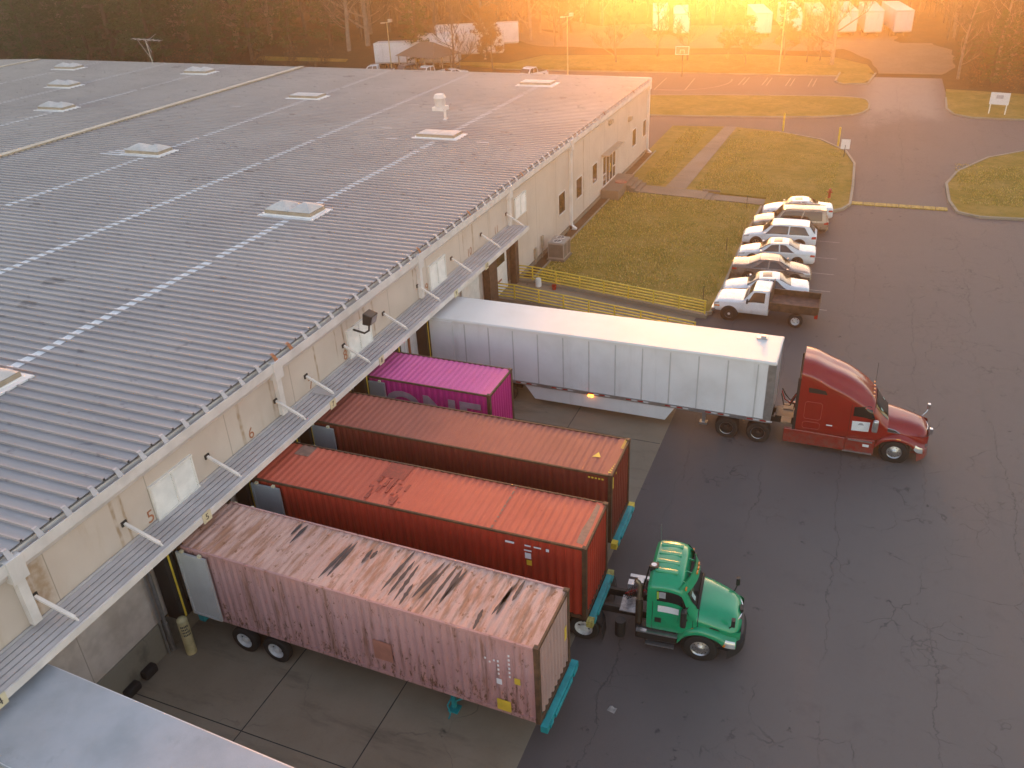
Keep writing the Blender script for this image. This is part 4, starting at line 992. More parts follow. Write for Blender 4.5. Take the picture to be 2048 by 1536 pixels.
    if kind == 'pickup':
        mb = MB(); mb.box(-f+.12, -.72, -w*.82, w*.82, 1.086, 1.0975); part('bed_liner', mb, M['dark'], t)
    wr = .34 if kind == 'sedan' else .37
    fx, rx = f-.95, -f+1.05
    for x in (fx, rx):
        for s in (-1, 1):
            mb = MB(); mb.cyl((x, s*(w-.3), wr+.02), (x, s*(w+.004), wr+.02), wr*1.14, 24); part('wheel_arch', mb, M['frame'], t)
            wheel(t, x, s*(w+.018), wr, .2, s, 'car')
    mb = MB(); mb.box(f-.035, f+.012, -.3, .3, .42, .56); part('grille', mb, M['frame'], t)
    mb = MB(); mb.box(-f-.012, -f+.02, -.26, .26, .62, .74); part('number_plate', mb, M['sticker'], t)
    return t
pw = paint('white_car_paint', (.74,.75,.77)); pw2 = paint('pearl_white_car_paint', (.70,.70,.70)); ptan = paint('taupe_car_paint', (.20,.15,.125), .3); psuv = paint('tan_suv_paint', (.30,.235,.18), .3)
PI = math.pi
G1 = 'cars parked beside the lawn'
car('white sedan with sunroof, farthest in the row by the walkway', (17.95,44.75,0), PI+R(7), pw, 'sedan', 4.9, 1.84, 1.47, True)
car('tan and dark estate SUV with roof rails between two white cars', (17.75,41.7,0), PI+R(7), psuv, 'suv', 5.1, 1.92, 1.78, False, True, lower=paint('dark_cladding', (.07,.055,.045)))
car('white crossover hatchback with dark side glass parked third from far end', (17.4,38.65,0), PI+R(3), pw, 'cross', 4.8, 1.88, 1.66, False)
car('white sedan with sunroof parked beside the taupe car', (17.6,35.45,0), PI+R(3), pw2, 'sedan', 4.8, 1.82, 1.46, True)
car('taupe sedan reversed in, nose facing the yard', (17.65,32.45,0), R(5), ptan, 'sedan', 4.75, 1.82, 1.43)
car('white sedan with large sunroof beside the flatbed truck', (17.7,29.35,0), PI+R(6), pw, 'sedan', 4.85, 1.82, 1.47, True)
G2 = 'vehicles parked behind the warehouse'
for lab, x, y, a, col, kd, L_ in (('white pickup farthest left behind the roof edge', -47.0, 95.0, R(200), pw, 'pickup', 5.6), ('dark grey car below the gazebo', -42.2, 95.3, R(245), paint('grey_car_paint', (.12,.11,.1)), 'suv', 4.6),
                          ('white double-cab pickup in front of the gazebo', -38.2, 95.0, R(250), pw2, 'pickup', 5.6), ('silver-white sedan right of the gazebo', -34.4, 95.0, R(235), pw2, 'sedan', 4.7), ('white pickup standing alone behind the roof near the lamp post', -22.6, 95.6, R(250), pw, 'pickup', 5.6)):
    car(lab, (x,y,.0), a, col, kd, L_, 1.9, 1.46 if kd == 'sedan' else 1.85, group=G2)

# flatbed truck
fb = thing('flatbed_truck', 'white flatbed pickup with a rusty brown dump bed', 'truck', (17.95,26.55,0), PI)
w = 1.0
def T(x, zs, wm, zb, wb, zr, wr, zc): return (x, [(w*.9, zs), (w*wm, .75), (w*wb, zb*.94), (w*wb*.99, zb), (w*wr, zr), (w*wr*.75, zc-.01), (0, zc)])
lo = Loft([T(-.35,.5,1,1.18,.98,1.78,.80,1.86), T(-.28,.5,1,1.18,.98,1.84,.80,1.90), T(.35,.5,1,1.18,.98,1.84,.80,1.90), T(.55,.5,1,1.17,.98,1.78,.80,1.84), T(1.05,.5,1,1.15,.98,1.24,.88,1.28), T(1.2,.5,1,1.13,.98,1.18,.9,1.22), T(2.35,.52,1,1.05,.96,1.08,.88,1.13), T(2.6,.56,.97,.98,.92,1.0,.82,1.03), T(2.66,.6,.92,.9,.86,.92,.75,.94)])
mb = MB(); lo.body(mb, 40, 3); part('body', mb, pw, fb)
g = MB()
for s in (-1, 1): lo.patch(g, 1.0, .58, 1.0, .58, 4.15, 6, .012, s, 5, 6)
part('windscreen', g, M['glass2'], fb)
for s in (-1, 1):
    g = MB(); lo.patch(g, .82, -.12, .5, -.12, 3.12, 3.88, .008, s, 6, 4); part('side_window', g, M['glass'], fb)
    g = MB(); lo.patch(g, 2.35, 2.62, 2.35, 2.6, 1.8, 3.0, .01, s, 3, 3); part('headlight', g, M['lampglass'], fb)
    mb = MB(); mb.box(.75,.85,min(s*1.0,s*1.22),max(s*1.0,s*1.22),1.2,1.42); part('mirror', mb, M['frame'], fb, bev=.02)
    mb = MB(); lo.patch(mb, 2.3, 2.62, 2.3, 2.6, 1.2, 1.55, .01, s, 3, 3); part('turn_signal', mb, M['amber'], fb)
mb = MB(); mb.box(2.55,2.76,-.98,.98,.45,.68); part('bumper', mb, M['chrome'], fb, bev=.03)
mb = MB(); mb.box(-2.95,-.42,-1.05,1.05,.95,1.02,0); bedm = plain('rusty_brown_bed', (.085,.05,.03), .75, var=.5, scale=3); floorm = plain('rust_red_bed_floor', (.15,.075,.055), .75, var=.45, scale=3)
for s in (-1, 1): mb.box(-2.95,-.42,min(s*1.05,s*1.0),max(s*1.05,s*1.0),1.02,1.36)
mb.box(-3.0,-2.95,-1.05,1.05,.95,1.36); mb.box(-.42,-.37,-1.05,1.05,.95,1.95); mb.box(-2.9,-.4,-.42,-.3,.68,.95); mb.box(-2.9,-.4,.3,.42,.68,.95); mb.box(-2.9,-.5,-1.0,1.0,.86,.95)
bd = part('dump_bed', mb, bedm, fb); mb = MB(); mb.box(-2.94,-.43,-.99,.99,1.021,1.03); part('bed_floor', mb, floorm, bd)
mb = MB(); mb.box(-2.98,-2.8,-.85,-.65,.6,.8); mb.box(-2.98,-2.8,.65,.85,.6,.8); part('taillight', mb, M['redlens'], fb)
for x, st in ((1.75,'dish'),(-1.85,'dish')):
    for s in (-1, 1):
        mb = MB(); mb.cyl((x,s*.6,.42),(x,s*(1.004 if x > 0 else .8),.42),.48 if x > 0 else .3,24); part('wheel_arch', mb, M['frame'], fb)
        wheel(fb, x, s*1.03, .40, .24, s, st)

# ------------------------------------------------------------------ red sleeper tractor (local: x forward, origin under sleeper rear)
rt_ = thing('sleeper_tractor', 'dark red sleeper-cab tractor coupled to the white trailer', 'semi truck', (20.95,14.55,0), R(1.0))
red = M['red']
def Q(x, wl, zl, wm, wt, zs, zc):   # sill width, sill z, mid width, shoulder width/height, crown
    return (x, [(wl, zl), (wm, zl+.35), (wm, (zl+zs)*.5), (wm*.995, zs-.22), (wt, zs), (wt*.62, zc-.02), (0, zc)])
cab = Loft([Q(0,1.14,.95,1.22,1.02,3.82,4.08), Q(.45,1.15,.95,1.22,1.02,3.72,4.0), Q(1.1,1.15,.95,1.22,1.01,3.42,3.74), Q(1.8,1.14,.95,1.20,.98,3.12,3.48), Q(2.4,1.12,.95,1.16,.93,2.78,3.14), Q(2.75,1.10,.95,1.13,.89,2.56,2.86), Q(2.98,1.08,.95,1.10,.86,2.42,2.62), Q(3.3,1.06,.95,1.06,.80,2.04,2.16), Q(3.6,1.02,.95,1.02,.74,1.76,1.84)])
mb = MB(); cab.body(mb, 44, 4); cb = part('cab', mb, red, rt_)
g = MB()
for s in (-1, 1): cab.patch(g, 3.56, 3.02, 3.56, 3.02, 4.05, 6, .014, s, 6, 8)
part('windscreen', g, M['glass'], rt_)
for s in (-1, 1):
    g = MB(); patchz(cab, g, (2.2,2.02), (2.62,2.0), (2.2,2.46), (2.70,2.50), .012, s); patchz(cab, g, (2.62,2.0), (3.08,1.90), (2.70,2.50), (2.86,2.44), .012, s); part('side_window', g, M['glass'], rt_)
    g = MB(); patchz(cab, g, (.36,2.87), (1.10,2.86), (.33,3.10), (.98,3.07), .014, s); part('sleeper_vent', g, M['frame'], rt_)
    g = MB(); patchz(cab, g, (.55,3.12), (1.85,2.93), (.55,3.18), (1.2,3.11), .05, s, 8, 2); part('roof_flare', g, red, rt_)
    for (xa, xb, za, zb_) in ((.28,.96,1.60,2.42),(.27,.96,1.12,1.46)):
        g = MB(); pts = [cab.pt(x, t_of_z(cab, x, z), s)+Vector((0,s*.006,0)) for x, z in ((xa+.07,za),(xb-.07,za),(xb,za+.07),(xb,zb_-.07),(xb-.07,zb_),(xa+.07,zb_),(xa,zb_-.07),(xa,za+.07),(xa+.07,za))]
        g.tube(pts, .010, 5, 0, False); part('locker_door_seam', g, bpy.data.materials.get('red_door_seam') or plain('red_door_seam', (.42,.08,.06), .4), rt_)
    g = MB(); patchz(cab, g, (2.22,1.33), (2.88,1.33), (2.20,1.79), (2.90,1.79), .016, s); pc = part('door_placard', g, M['sticker'], rt_)
    g = MB(); patchz(cab, g, (2.42,1.62), (2.68,1.62), (2.50,1.72), (2.60,1.72), .020, s, 2, 2); part('placard_emblem', g, bpy.data.materials.get('grey_emblem_print') or plain('grey_emblem_print', (.32,.33,.36), .5), pc)
    g = MB(); patchz(cab, g, (1.22,1.40), (1.46,1.40), (1.22,1.46), (1.46,1.46), .016, s, 2, 2); part('flag_sticker', g, M['sticker'], rt_)
    g = MB()
    g.tube([cab.pt(2.1, t_of_z(cab, 2.1, z), s)+Vector((0,s*.004,0)) for z in (1.0,1.4,1.8,2.2,2.55)], .007, 4, 0, False); part('door_seam', g, M['frame'], rt_)
# sleeper rear fairing and roof fairing back opening
mb = MB(); mb.box(-.12,0,-1.2,-1.14,.95,3.45); mb.box(-.12,0,1.14,1.2,.95,3.45); mb.box(-.06,.005,-1.1,1.1,1.0,3.45); part('rear_fairing', mb, M['dark'], rt_)
mb = MB(); mb.prism([(-.86,3.46),(.86,3.46),(.98,3.62),(.74,3.88),(0,3.95),(-.74,3.88),(-.98,3.62)], -.03, -.006, ax='x'); part('fairing_opening', mb, M['dark'], rt_)
# hood
hd = Loft([Q(3.35,.95,.95,1.0,.80,1.76,1.90), Q(3.8,.95,.95,.98,.78,1.68,1.82), Q(4.4,.90,.95,.92,.72,1.54,1.70), Q(4.9,.84,.95,.85,.66,1.40,1.55), Q(5.12,.78,.95,.79,.58,1.28,1.40), Q(5.2,.7,.95,.71,.5,1.1,1.2)])
mb = MB(); hd.body(mb, 24, 4); part('hood', mb, red, rt_)
for s in (-1, 1):
    g = MB(); patchz(hd, g, (4.1,1.36), (3.5,1.42), (3.9,1.48), (3.5,1.56), .012, s, 5, 3); vt = part('hood_vent', g, M['frame'], rt_)
    g = MB(); pts = [hd.pt(x, t_of_z(hd, x, z), s)+Vector((0,s*.014,0)) for x, z in ((4.1,1.36),(3.5,1.42),(3.5,1.56),(3.9,1.48),(4.1,1.36))]; g.tube(pts, .016, 5, 0, False); part('vent_trim', g, M['chrome'], vt)
    # fenders
    fx = 4.0
    fe = Loft([(fx-.78,[(1.02,.55),(1.14,.60),(1.16,.70),(1.13,.80),(1.05,.86),(.9,.92),(.75,.94)]), (fx-.5,[(1.02,.9),(1.16,.95),(1.19,1.03),(1.15,1.13),(1.05,1.19),(.9,1.24),(.7,1.26)]), (fx,[(1.02,1.05),(1.17,1.09),(1.20,1.17),(1.16,1.26),(1.05,1.31),(.9,1.36),(.7,1.38)]), (fx+.5,[(1.02,.95),(1.15,.98),(1.17,1.05),(1.13,1.13),(1.03,1.19),(.88,1.24),(.7,1.26)]), (fx+.85,[(.98,.6),(1.10,.65),(1.12,.78),(1.08,.9),(1.0,.97),(.85,1.04),(.7,1.06)]), (fx+1.12,[(.88,.5),(.98,.58),(1.0,.68),(.96,.78),(.88,.84),(.78,.9),(.68,.92)])])
    mb = MB(); xs = [fx-.78+1.9*i/24 for i in range(25)]; Tt = [i/3 for i in range(19)]
    vs = [fe.pt(x, tt, s) for x in xs for tt in Tt]; m = len(Tt); mb.add(vs, [(i*m+j,i*m+j+1,(i+1)*m+j+1,(i+1)*m+j) for i in range(24) for j in range(m-1)], 0, True); part('fender', mb, red, rt_)
    g = MB(); fe.patch(g, fx+1.08, fx+.68, fx+1.02, fx+.74, .5, 3.2, .012, s, 4, 4); part('headlight', g, M['lampglass'], rt_)
    g = MB(); fe.patch(g, fx-.02, fx+.16, fx-.02, fx+.16, 2.2, 2.7, .01, s, 3, 2); part('marker_lamp', g, M['amber'], rt_)
    mb = MB(); mb.cyl((fx,s*.7,.52),(fx,s*1.06,.52),.60,28); part('wheel_arch', mb, M['frame'], rt_)
    wheel(rt_, fx, s*1.14, .52, .3, s, 'alloy')
    # side skirt, steps, tank fairing
    mb = MB(); a, b = sorted((s*1.06, s*1.21)); mb.prism([(-.45,.3),(2.05,.3),(2.05,.93),(-.45,.98)], a, b); mb.prism([(2.05,.3),(3.2,.26),(3.2,.98),(2.05,.93)], min(s*1.0,s*1.19), max(s*1.0,s*1.19)); sk = part('side_fairing', mb, red, rt_, bev=.03)
    mb = MB(); mb.box(2.15,3.1,min(s*1.15,s*1.24),max(s*1.15,s*1.24),.86,.91); mb.box(2.0,3.15,min(s*1.12,s*1.23),max(s*1.12,s*1.23),.28,.33); part('step_tread', mb, M['alu'], sk)
    mb = MB(); mb.box(2.75,3.0,min(s*1.19,s*1.196),max(s*1.19,s*1.196),.62,.74); part('number_decal', mb, M['sticker'], sk)
    mb = MB(); mb.box(2.98,3.2,min(s*1.22,s*1.42),max(s*1.22,s*1.42),1.48,2.02); mi_ = part('mirror', mb, M['alu'], rt_, bev=.05)
    mb = MB(); mb.beam((3.2,s*1.02,1.9),(3.12,s*1.28,1.82),.04,.04); part('mirror_arm', mb, M['frame'], mi_)
    mb = MB(); mb.tube([(4.9,s*.8,1.2),(5.15,s*.98,1.5),(5.2,s*1.02,1.66)], .025, 6); mb.box(5.13,5.25,s*1.02-.08,s*1.02+.08,1.62,1.86); part('hood_mirror', mb, M['chrome'], rt_, bev=.03)
mb = MB(); mb.grid(lambda u, v: (5.33-.22*(abs(u-.5)*2)**2.4-.16*v, (u-.5)*1.24, .62+.74*v), 14, 8); mb.tube([(5.33-.22*(abs(u-.5)*2)**2.4-.16, (u-.5)*1.24, 1.37) for u in [i/14 for i in range(15)]], .018, 6); part('grille', mb, M['chrome'], rt_)
mb = MB(); mb.grid(lambda u, v: (5.33-.45*(abs(u-.5)*2)**3-.04*v, (u-.5)*2.2, .24+.36*v), 18, 5); mb.grid(lambda u, v: (5.29-.45*(abs(u-.5)*2)**3-.3*v, (u-.5)*2.16, .60+.02*v), 18, 2); part('bumper', mb, red, rt_)
mb = MB(); mb.box(-4.0,4.9,-.45,-.33,.75,1.0); mb.box(-4.0,4.9,.33,.45,.75,1.0); mb.box(-3.2,-2.0,-.5,.5,1.0,1.14); mb.box(-.9,0,-.45,.45,1.0,1.08); part('chassis_frame', mb, M['frame'], rt_)
mb = MB(); mb.box(-.62,-.2,-.95,-.45,1.02,1.10); mb.box(-.62,-.2,.2,.7,1.02,1.1); part('deck_plate', mb, plain('worn_tan_deck', (.22,.17,.12), .6), rt_)
mb = MB()
for k, y in enumerate((-.25,0,.2)): mb.tube([(-.15,y*.6,2.0),(-.35,y,1.55),(-.6,y*1.3,1.6+.1*k),(-.75,y,2.1)], .025, 6, k % 2)
part('air_line', mb, [M['dark'], M['redlens']], rt_)
for x in (-2.85,-1.5):
    for s in (-1, 1): wheel(rt_, x, s*1.21, .51, .56, s, 'darkdish')
    mb = MB(); mb.cyl((x,-.8,.51),(x,.8,.51),.09,8); part('axle', mb, M['frame'], rt_)
for s in (-1, 1): mb = MB(); mb.cyl((3.0,s*.55,2.72),(3.0,s*.55,2.9),.03,6) if 0 else mb.tube([(2.98,s*1.15,2.2),(2.95,s*1.2,3.4)], .008, 4); part('whip_antenna', mb, M['frame'], rt_)
mb = MB()
for i in range(5): mb.box(2.86,2.93,-.62+.31*i-.05,-.62+.31*i+.05,2.775,2.80)
part('roof_marker_lamp', mb, M['amber'], rt_)
mb = MB(); mb.box(3.2,3.42,-.62,-.42,2.16,2.2)
mb = MB()
for s, x0, t0, t1 in ((-1,3.22,4.6,4.9),(1,3.3,4.7,5.0)): cab.patch(mb, x0+.1, x0, x0+.1, x0, t0, t1, .02, s, 2, 2)
part('dashboard_paper', mb, plain('pale_teal_paper', (.30,.48,.43), .5), rt_)

# ------------------------------------------------------------------ green day-cab tractor (origin under cab rear)
gt = thing('day_cab_tractor', 'green day-cab tractor hitched to the orange-red container', 'semi truck', (17.75,1.18,0), R(4.5))
gr = M['green']
cab = Loft([Q(0,1.08,1.0,1.15,1.0,2.74,2.90), Q(.12,1.10,1.0,1.16,1.02,2.82,3.0), Q(.6,1.10,1.0,1.16,1.03,2.86,3.04), Q(.95,1.10,1.0,1.15,1.0,2.80,2.97), Q(1.12,1.09,1.0,1.12,.94,2.62,2.78), Q(1.32,1.06,1.0,1.07,.86,2.14,2.26), Q(1.52,1.02,1.0,1.03,.80,1.84,1.92)])
mb = MB(); cab.body(mb, 36, 4); part('cab', mb, gr, gt)
for yy in (-.62,-.21,.2,.61):
    mb = MB(); mb.box(.14,.85,yy-.09,yy+.09,2.98,3.045); part('roof_rib', mb, gr, gt, bev=.03)
g = MB()
for s in (-1, 1): cab.patch(g, 1.49, 1.14, 1.49, 1.14, 4.08, 6, .014, s, 6, 8)
part('windscreen', g, M['glass'], gt)
g = MB(); pts = []
for s in (-1, 1):
    g.tube([cab.pt(1.5, tt, s)+Vector((.02,0,.02)) for tt in (4.0,4.3,4.7,5.2,5.6,6)], .05, 6)
part('windscreen_seal', g, M['dark'], gt)
# sun visor standing off the roof edge
mb = MB(); vis = lambda u, v: Vector((1.30-.36*(abs(u-.5)*2)**2.2+.14*(1-v), (u-.5)*2.16, 2.93-.30*(1-v)-.14*(abs(u-.5)*2)**2.5))
mb.grid(lambda u, v: vis(u, v), 18, 4); mb.grid(lambda u, v: vis(u, v)+Vector((-.03,0,.01)), 18, 4); part('sun_visor', mb, gr, gt)
mb = MB()
for y in (-.8,-.3,.3,.8): mb.beam((.92,y,2.88),(1.30-.2*abs(y),y,2.80),.03,.05)
part('visor_bracket', mb, gr, gt)
mb = MB()
for y in (-.92,-.2,0,.2,.92): u = y/2.16+.5; p = vis(u, .55); mb.box(p.x+.0, p.x+.05, y-.06, y+.06, p.z-.03, p.z+.04)
part('roof_marker_lamp', mb, M['amber'], gt)
for s in (-1, 1):
    g = MB(); cab.patch(g, 1.30, .30, 1.04, .28, 2.45, 3.05, .012, s, 8, 5); sw = part('side_window', g, M['glass'], gt)
    g = MB(); cab.patch(g, .56, .36, .56, .36, 2.62, 2.98, .018, s, 2, 3); part('seat_headrest', g, plain('grey_seat_cover', (.30,.31,.33), .6), sw)
    g = MB(); cab.patch(g, .36, .30, .35, .29, 2.55, 3.0, .018, s, 1, 3); part('safety_vest', g, plain('lime_vest_cloth', (.30,.42,.05), .7), sw)
    g = MB(); cab.patch(g, .98, .34, .98, .34, 1.85, 2.22, .014, s, 4, 3); part('door_placard', g, M['sticker'], gt)
    g = MB(); cab.patch(g, .46, .26, .46, .26, 1.05, 1.42, .014, s, 2, 2); part('door_handle', g, M['frame'], gt)
    g = MB()
    for xa in (.18, 1.42): g.tube([cab.pt(xa, tt, s)+Vector((0,s*.004,0)) for tt in (.1,1,1.8,2.4)], .008, 4, 0, False)
    part('door_seam', g, M['frame'], gt)
    mb = MB(); mb.box(1.06,1.24,min(s*1.22,s*1.44),max(s*1.22,s*1.44),1.55,2.2); mr = part('mirror', mb, M['frame'], gt, bev=.05)
    mb = MB(); mb.beam((1.24,s*1.05,1.6),(1.15,s*1.3,1.62),.06,.05); mb.beam((1.24,s*1.02,2.1),(1.15,s*1.3,2.1),.06,.05); part('mirror_arm', mb, M['frame'], mr)
# hood
hd = Loft([Q(1.5,.98,1.0,1.02,.84,1.78,1.90), Q(1.85,.97,.98,1.0,.82,1.70,1.84), Q(2.28,.92,.9,.95,.76,1.56,1.72), Q(2.6,.86,.85,.88,.70,1.42,1.58), Q(2.79,.8,.85,.82,.62,1.28,1.42), Q(2.86,.72,.85,.74,.54,1.12,1.24)])
mb = MB(); hd.body(mb, 22, 4); part('hood', mb, gr, gt)
FX = 1.70
for s in (-1, 1):
    fe = Loft([(FX-.72,[(1.0,.5),(1.10,.55),(1.13,.65),(1.10,.8),(1.04,.9),(.9,.96),(.75,.98)]), (FX-.45,[(1.0,.92),(1.13,.96),(1.16,1.04),(1.13,1.14),(1.05,1.20),(.9,1.25),(.7,1.28)]), (FX,[(1.0,1.08),(1.14,1.11),(1.17,1.18),(1.13,1.28),(1.05,1.34),(.9,1.38),(.7,1.40)]), (FX+.42,[(1.0,.98),(1.13,1.0),(1.15,1.08),(1.11,1.18),(1.02,1.24),(.88,1.28),(.7,1.30)]), (FX+.75,[(.98,.72),(1.10,.76),(1.12,.86),(1.08,.98),(1.0,1.04),(.86,1.1),(.7,1.13)]), (FX+1.06,[(.9,.62),(1.0,.68),(1.02,.76),(.98,.86),(.9,.92),(.8,.98),(.68,1.0)])])
    mb = MB(); xs = [FX-.72+1.78*i/24 for i in range(25)]; Tt = [i/3 for i in range(19)]; m = len(Tt)
    mb.add([fe.pt(x, tt, s) for x in xs for tt in Tt], [(i*m+j,i*m+j+1,(i+1)*m+j+1,(i+1)*m+j) for i in range(24) for j in range(m-1)], 0, True); part('fender', mb, gr, gt)
    g = MB(); fe.patch(g, FX+1.05, FX+.66, FX+1.02, FX+.74, .5, 3.6, .012, s, 4, 4); part('headlight', g, M['lampglass'], gt)
    g = MB(); fe.patch(g, FX+.71, FX+.64, FX+.76, FX+.70, .7, 2.3, .013, s, 2, 3); part('turn_signal', g, M['amber'], gt)
    g = MB(); cab.patch(g, 1.48, 1.38, 1.48, 1.38, .55, .8, .02, s, 2, 2); part('marker_lamp', g, M['amber'], gt)
    g = MB(); hd.patch(g, 2.26, 1.92, 2.2, 1.94, 2.3, 2.7, .012, s, 4, 3); part('hood_vent', g, M['frame'], gt)
    mb = MB(); mb.cyl((FX,s*.7,.52),(FX,s*1.03,.52),.60,28); part('wheel_arch', mb, M['frame'], gt)
    wheel(gt, FX, s*1.13, .52, .3, s, 'alloy')
    mb = MB(); mb.box(-.35,.95,min(s*.75,s*1.10),max(s*.75,s*1.10),.45,.95); tk = part('fuel_tank', mb, M['frame'], gt, bev=.06)
    mb = MB(); mb.box(-.3,.98,min(s*1.02,s*1.22),max(s*1.02,s*1.22),.86,.92); mb.box(0,.9,min(s*1.05,s*1.2),max(s*1.05,s*1.2),.36,.41); part('step_tread', mb, M['alu'], tk)
    mb = MB(); mb.tube([(2.5,s*.8,1.3),(2.6,s*.92,1.55),(2.62,s*.95,1.67)], .022, 6); mb.box(2.55,2.67,s*.95-.08,s*.95+.08,1.58,1.84); part('hood_mirror', mb, M['frame'], gt, bev=.03)
    # quarter fender over drive wheels
    mb = MB(); mb.grid(lambda u, v: (-2.0+.60*math.sin(-.1+u*1.55), s*(.62+.56*v), .52+.60*math.cos(-.1+u*1.55)), 10, 2); mb.grid(lambda u, v: (-1.4+.03*u, s*(.62+.56*v), .56-.45*u), 2, 2); part('quarter_fender', mb, M['dark'], gt)
mb = MB(); mb.grid(lambda u, v: (2.98-.24*(abs(u-.5)*2)**2.6-.13*v, (u-.5)*1.3, .62+.80*v), 14, 8); mb.tube([(2.97-.24*(abs(u-.5)*2)**2.6-.13, (u-.5)*1.24, 1.41) for u in [i/14 for i in range(15)]], .03, 6); part('grille', mb, M['chrome'], gt)
mb = MB()
for s in (-1, 1): mb.tube([hd.pt(1.56, tt/4, s)+Vector((0,s*.004,.003)) for tt in range(2, 25)], .012, 4, 0, False)
part('hood_seam', mb, M['frame'], gt)
mb = MB(); mb.box(2.76,2.87,-.12,.12,1.36,1.52); part('hood_latch', mb, M['frame'], gt)
mb = MB(); mb.grid(lambda u, v: (3.02-.5*(abs(u-.5)*2)**3, (u-.5)*2.22, .3+.34*v), 18, 3); mb.grid(lambda u, v: (3.02-.5*(abs(u-.5)*2)**3-.35*v, (u-.5)*2.2, .64+.015*v), 18, 2); part('bumper', mb, M['dark'], gt)
mb = MB(); mb.box(-4.0,2.7,-.45,-.33,.72,.98); mb.box(-4.0,2.7,.33,.45,.72,.98); mb.box(-3.2,-2.0,-.5,.5,.98,1.12); part('chassis_frame', mb, M['frame'], gt)
mb = MB(); mb.box(-.95,-.42,-.62,.1,1.0,1.04); part('deck_plate', mb, plain('diamond_plate', (.34,.33,.33), .4, .7, var=.35, scale=14), gt)
mb = MB(); mb.box(-.55,-.35,.3,.6,1.0,1.5) ; mb.box(-.85,-.65,.25,.5,1.0,1.4); mb.box(-.9,.0,1.0,1.15,1.02,1.06); part('battery_box', mb, M['alu'], gt)
mb = MB()
for k, y in enumerate((-.35,-.2,-.05)):
    pts = []
    for i in range(60): a = i*.9; pts.append((-.2-.6*i/59+.05*math.cos(a), y+.35*math.sin(i/59*3.1)+.05*math.sin(a), 1.35+.25*(1-i/59)+.05*math.sin(a)-.2*math.sin(i/59*3.1)))
    mb.tube(pts, .014, 5, k % 3, False)
part('coiled_air_line', mb, [M['dark'], M['redlens'], M['ink']], gt)
mb = MB(); mb.cyl((-.28,-.85,.75),(-.28,-.85,1.9),.115,14); mb.tube([(-.28,-.85,1.9),(-.28,-.85,2.45),(-.32,-.85,2.56),(-.42,-.85,2.64)], .075, 12, 1); part('exhaust_stack', mb, [plain('burnt_steel', (.09,.07,.05), .5, .5), plain('tan_heat_stained_pipe', (.30,.23,.16), .4, .6)], gt)
mb = MB(); mb.cyl((-.85,-.95,.35),(-.85,-.95,.95),.17,14); part('air_tank', mb, M['frame'], gt)
mb = MB(); mb.box(-.02,.22,-.62,-.38,2.9,3.08); mb.beam((-.05,-.45,2.95),(-.38,-.35,1.2),.04,.04); wl = part('work_light', mb, M['frame'], gt)
mb = MB(); mb.disc((.08,-.5,3.083), (0,0,1), .085, 14); part('lamp_glass', mb, M['sticker'], wl)
mb = MB(); mb.tube([(.1,.8,2.9),(.08,.8,3.65)], .008, 4); part('whip_antenna', mb, M['alu'], gt)
for x in (-2.0,-3.3):
    for s in (-1, 1): wheel(gt, x, s*1.2, .51, .56, s, 'dish')
    mb = MB(); mb.cyl((x,-.8,.51),(x,.8,.51),.09,8); part('axle', mb, M['frame'], gt)
mb = MB(); cab.patch(mb, 1.40, 1.28, 1.40, 1.28, 4.5, 4.95, .02, -1, 2, 2); part('dashboard_paper', mb, plain('pale_paper', (.36,.46,.46), .5), gt)

# ------------------------------------------------------------------ yard furniture
mb = MB(); mb.cyl((0,0,-.1),(0,0,1.45),.17,18); mb.tube([(0,0,1.45),(0,0,1.52),(0,0,1.56)], [.17,.12,.03], 18)
bo = thing('bollard', 'cream steel bollard beside the pink container wheels', 'bollard', (3.85,-5.0,0)); part('post', mb, M['post'], bo)
mb = MB(); rnd = random.Random(9)
for r_ in range(4):
    for k in range(4+(r_ != 1)): a = R(-78+k*17+r_*3); mb.beam((.172*math.cos(a),.172*math.sin(a),1.25-.12*r_),(.172*math.cos(a+.2),.172*math.sin(a+.2),1.25-.12*r_),.012,.07)
part('worn_stencil_mark', mb, M['ink'], bo)
ac = thing('air_conditioner', 'large twin-fan air conditioner standing on the lawn by the wall', 'air conditioner', (4.15,31.0,.55))
mb = MB(); mb.box(-.55,.55,-.7,.7,.12,1.25); part('housing', mb, plain('ac_beige_metal', (.34,.31,.28), .5, var=.1), ac, bev=.02)
mb = MB()
for y in (-.35,.35): mb.lathe([(.30,0),(.30,.04),(.26,.045),(.26,.0)], (0,y,1.25), (0,0,1), 24, 0); mb.disc((0,y,1.254), (0,0,1), .26, 20, 1); mb.box(-.25,.25,y-.015,y+.015,1.256,1.27); mb.box(-.015,.015,y-.25,y+.25,1.257,1.272)
part('fan', mb, [M['gutter'], M['frame']], ac)
mb = MB(); mb.box(.551,.556,-.62,-.06,.25,1.12); mb.box(.551,.556,.06,.62,.25,1.12); mb.box(-.5,.5,-.706,-.701,.25,1.12); part('coil_grille', mb, plain('coil_grey', (.15,.135,.12), .6), ac)
mb = MB(); mb.box(-.62,.62,-.78,.78,0,.12); part('base_pad', mb, M['walk'], ac)
mb = MB(); mb.lathe([(.0,0),(.19,0),(.17,.45),(.155,.5),(.0,.5)], (0,0,0), (0,0,1), 18); single('drum', mb, M['louvre'], 'white plastic drum standing on the ramp by the railing', 'drum', (4.9,25.05,.98))
mb = MB(); mb.lathe([(.0,0),(.12,0),(.16,.26),(.14,.26),(.11,.03),(.0,.03)], (0,0,0), (0,0,1), 16); mb.tube([(.15,0,.25),(.1,.02,.36),(-.1,.02,.36),(-.15,0,.25)], .008, 5); single('bucket', mb, M['redlens'], 'small red bucket on the ramp near the yellow railing', 'bucket', (5.9,25.05,.89))
G3 = 'yellow posts by the drive'
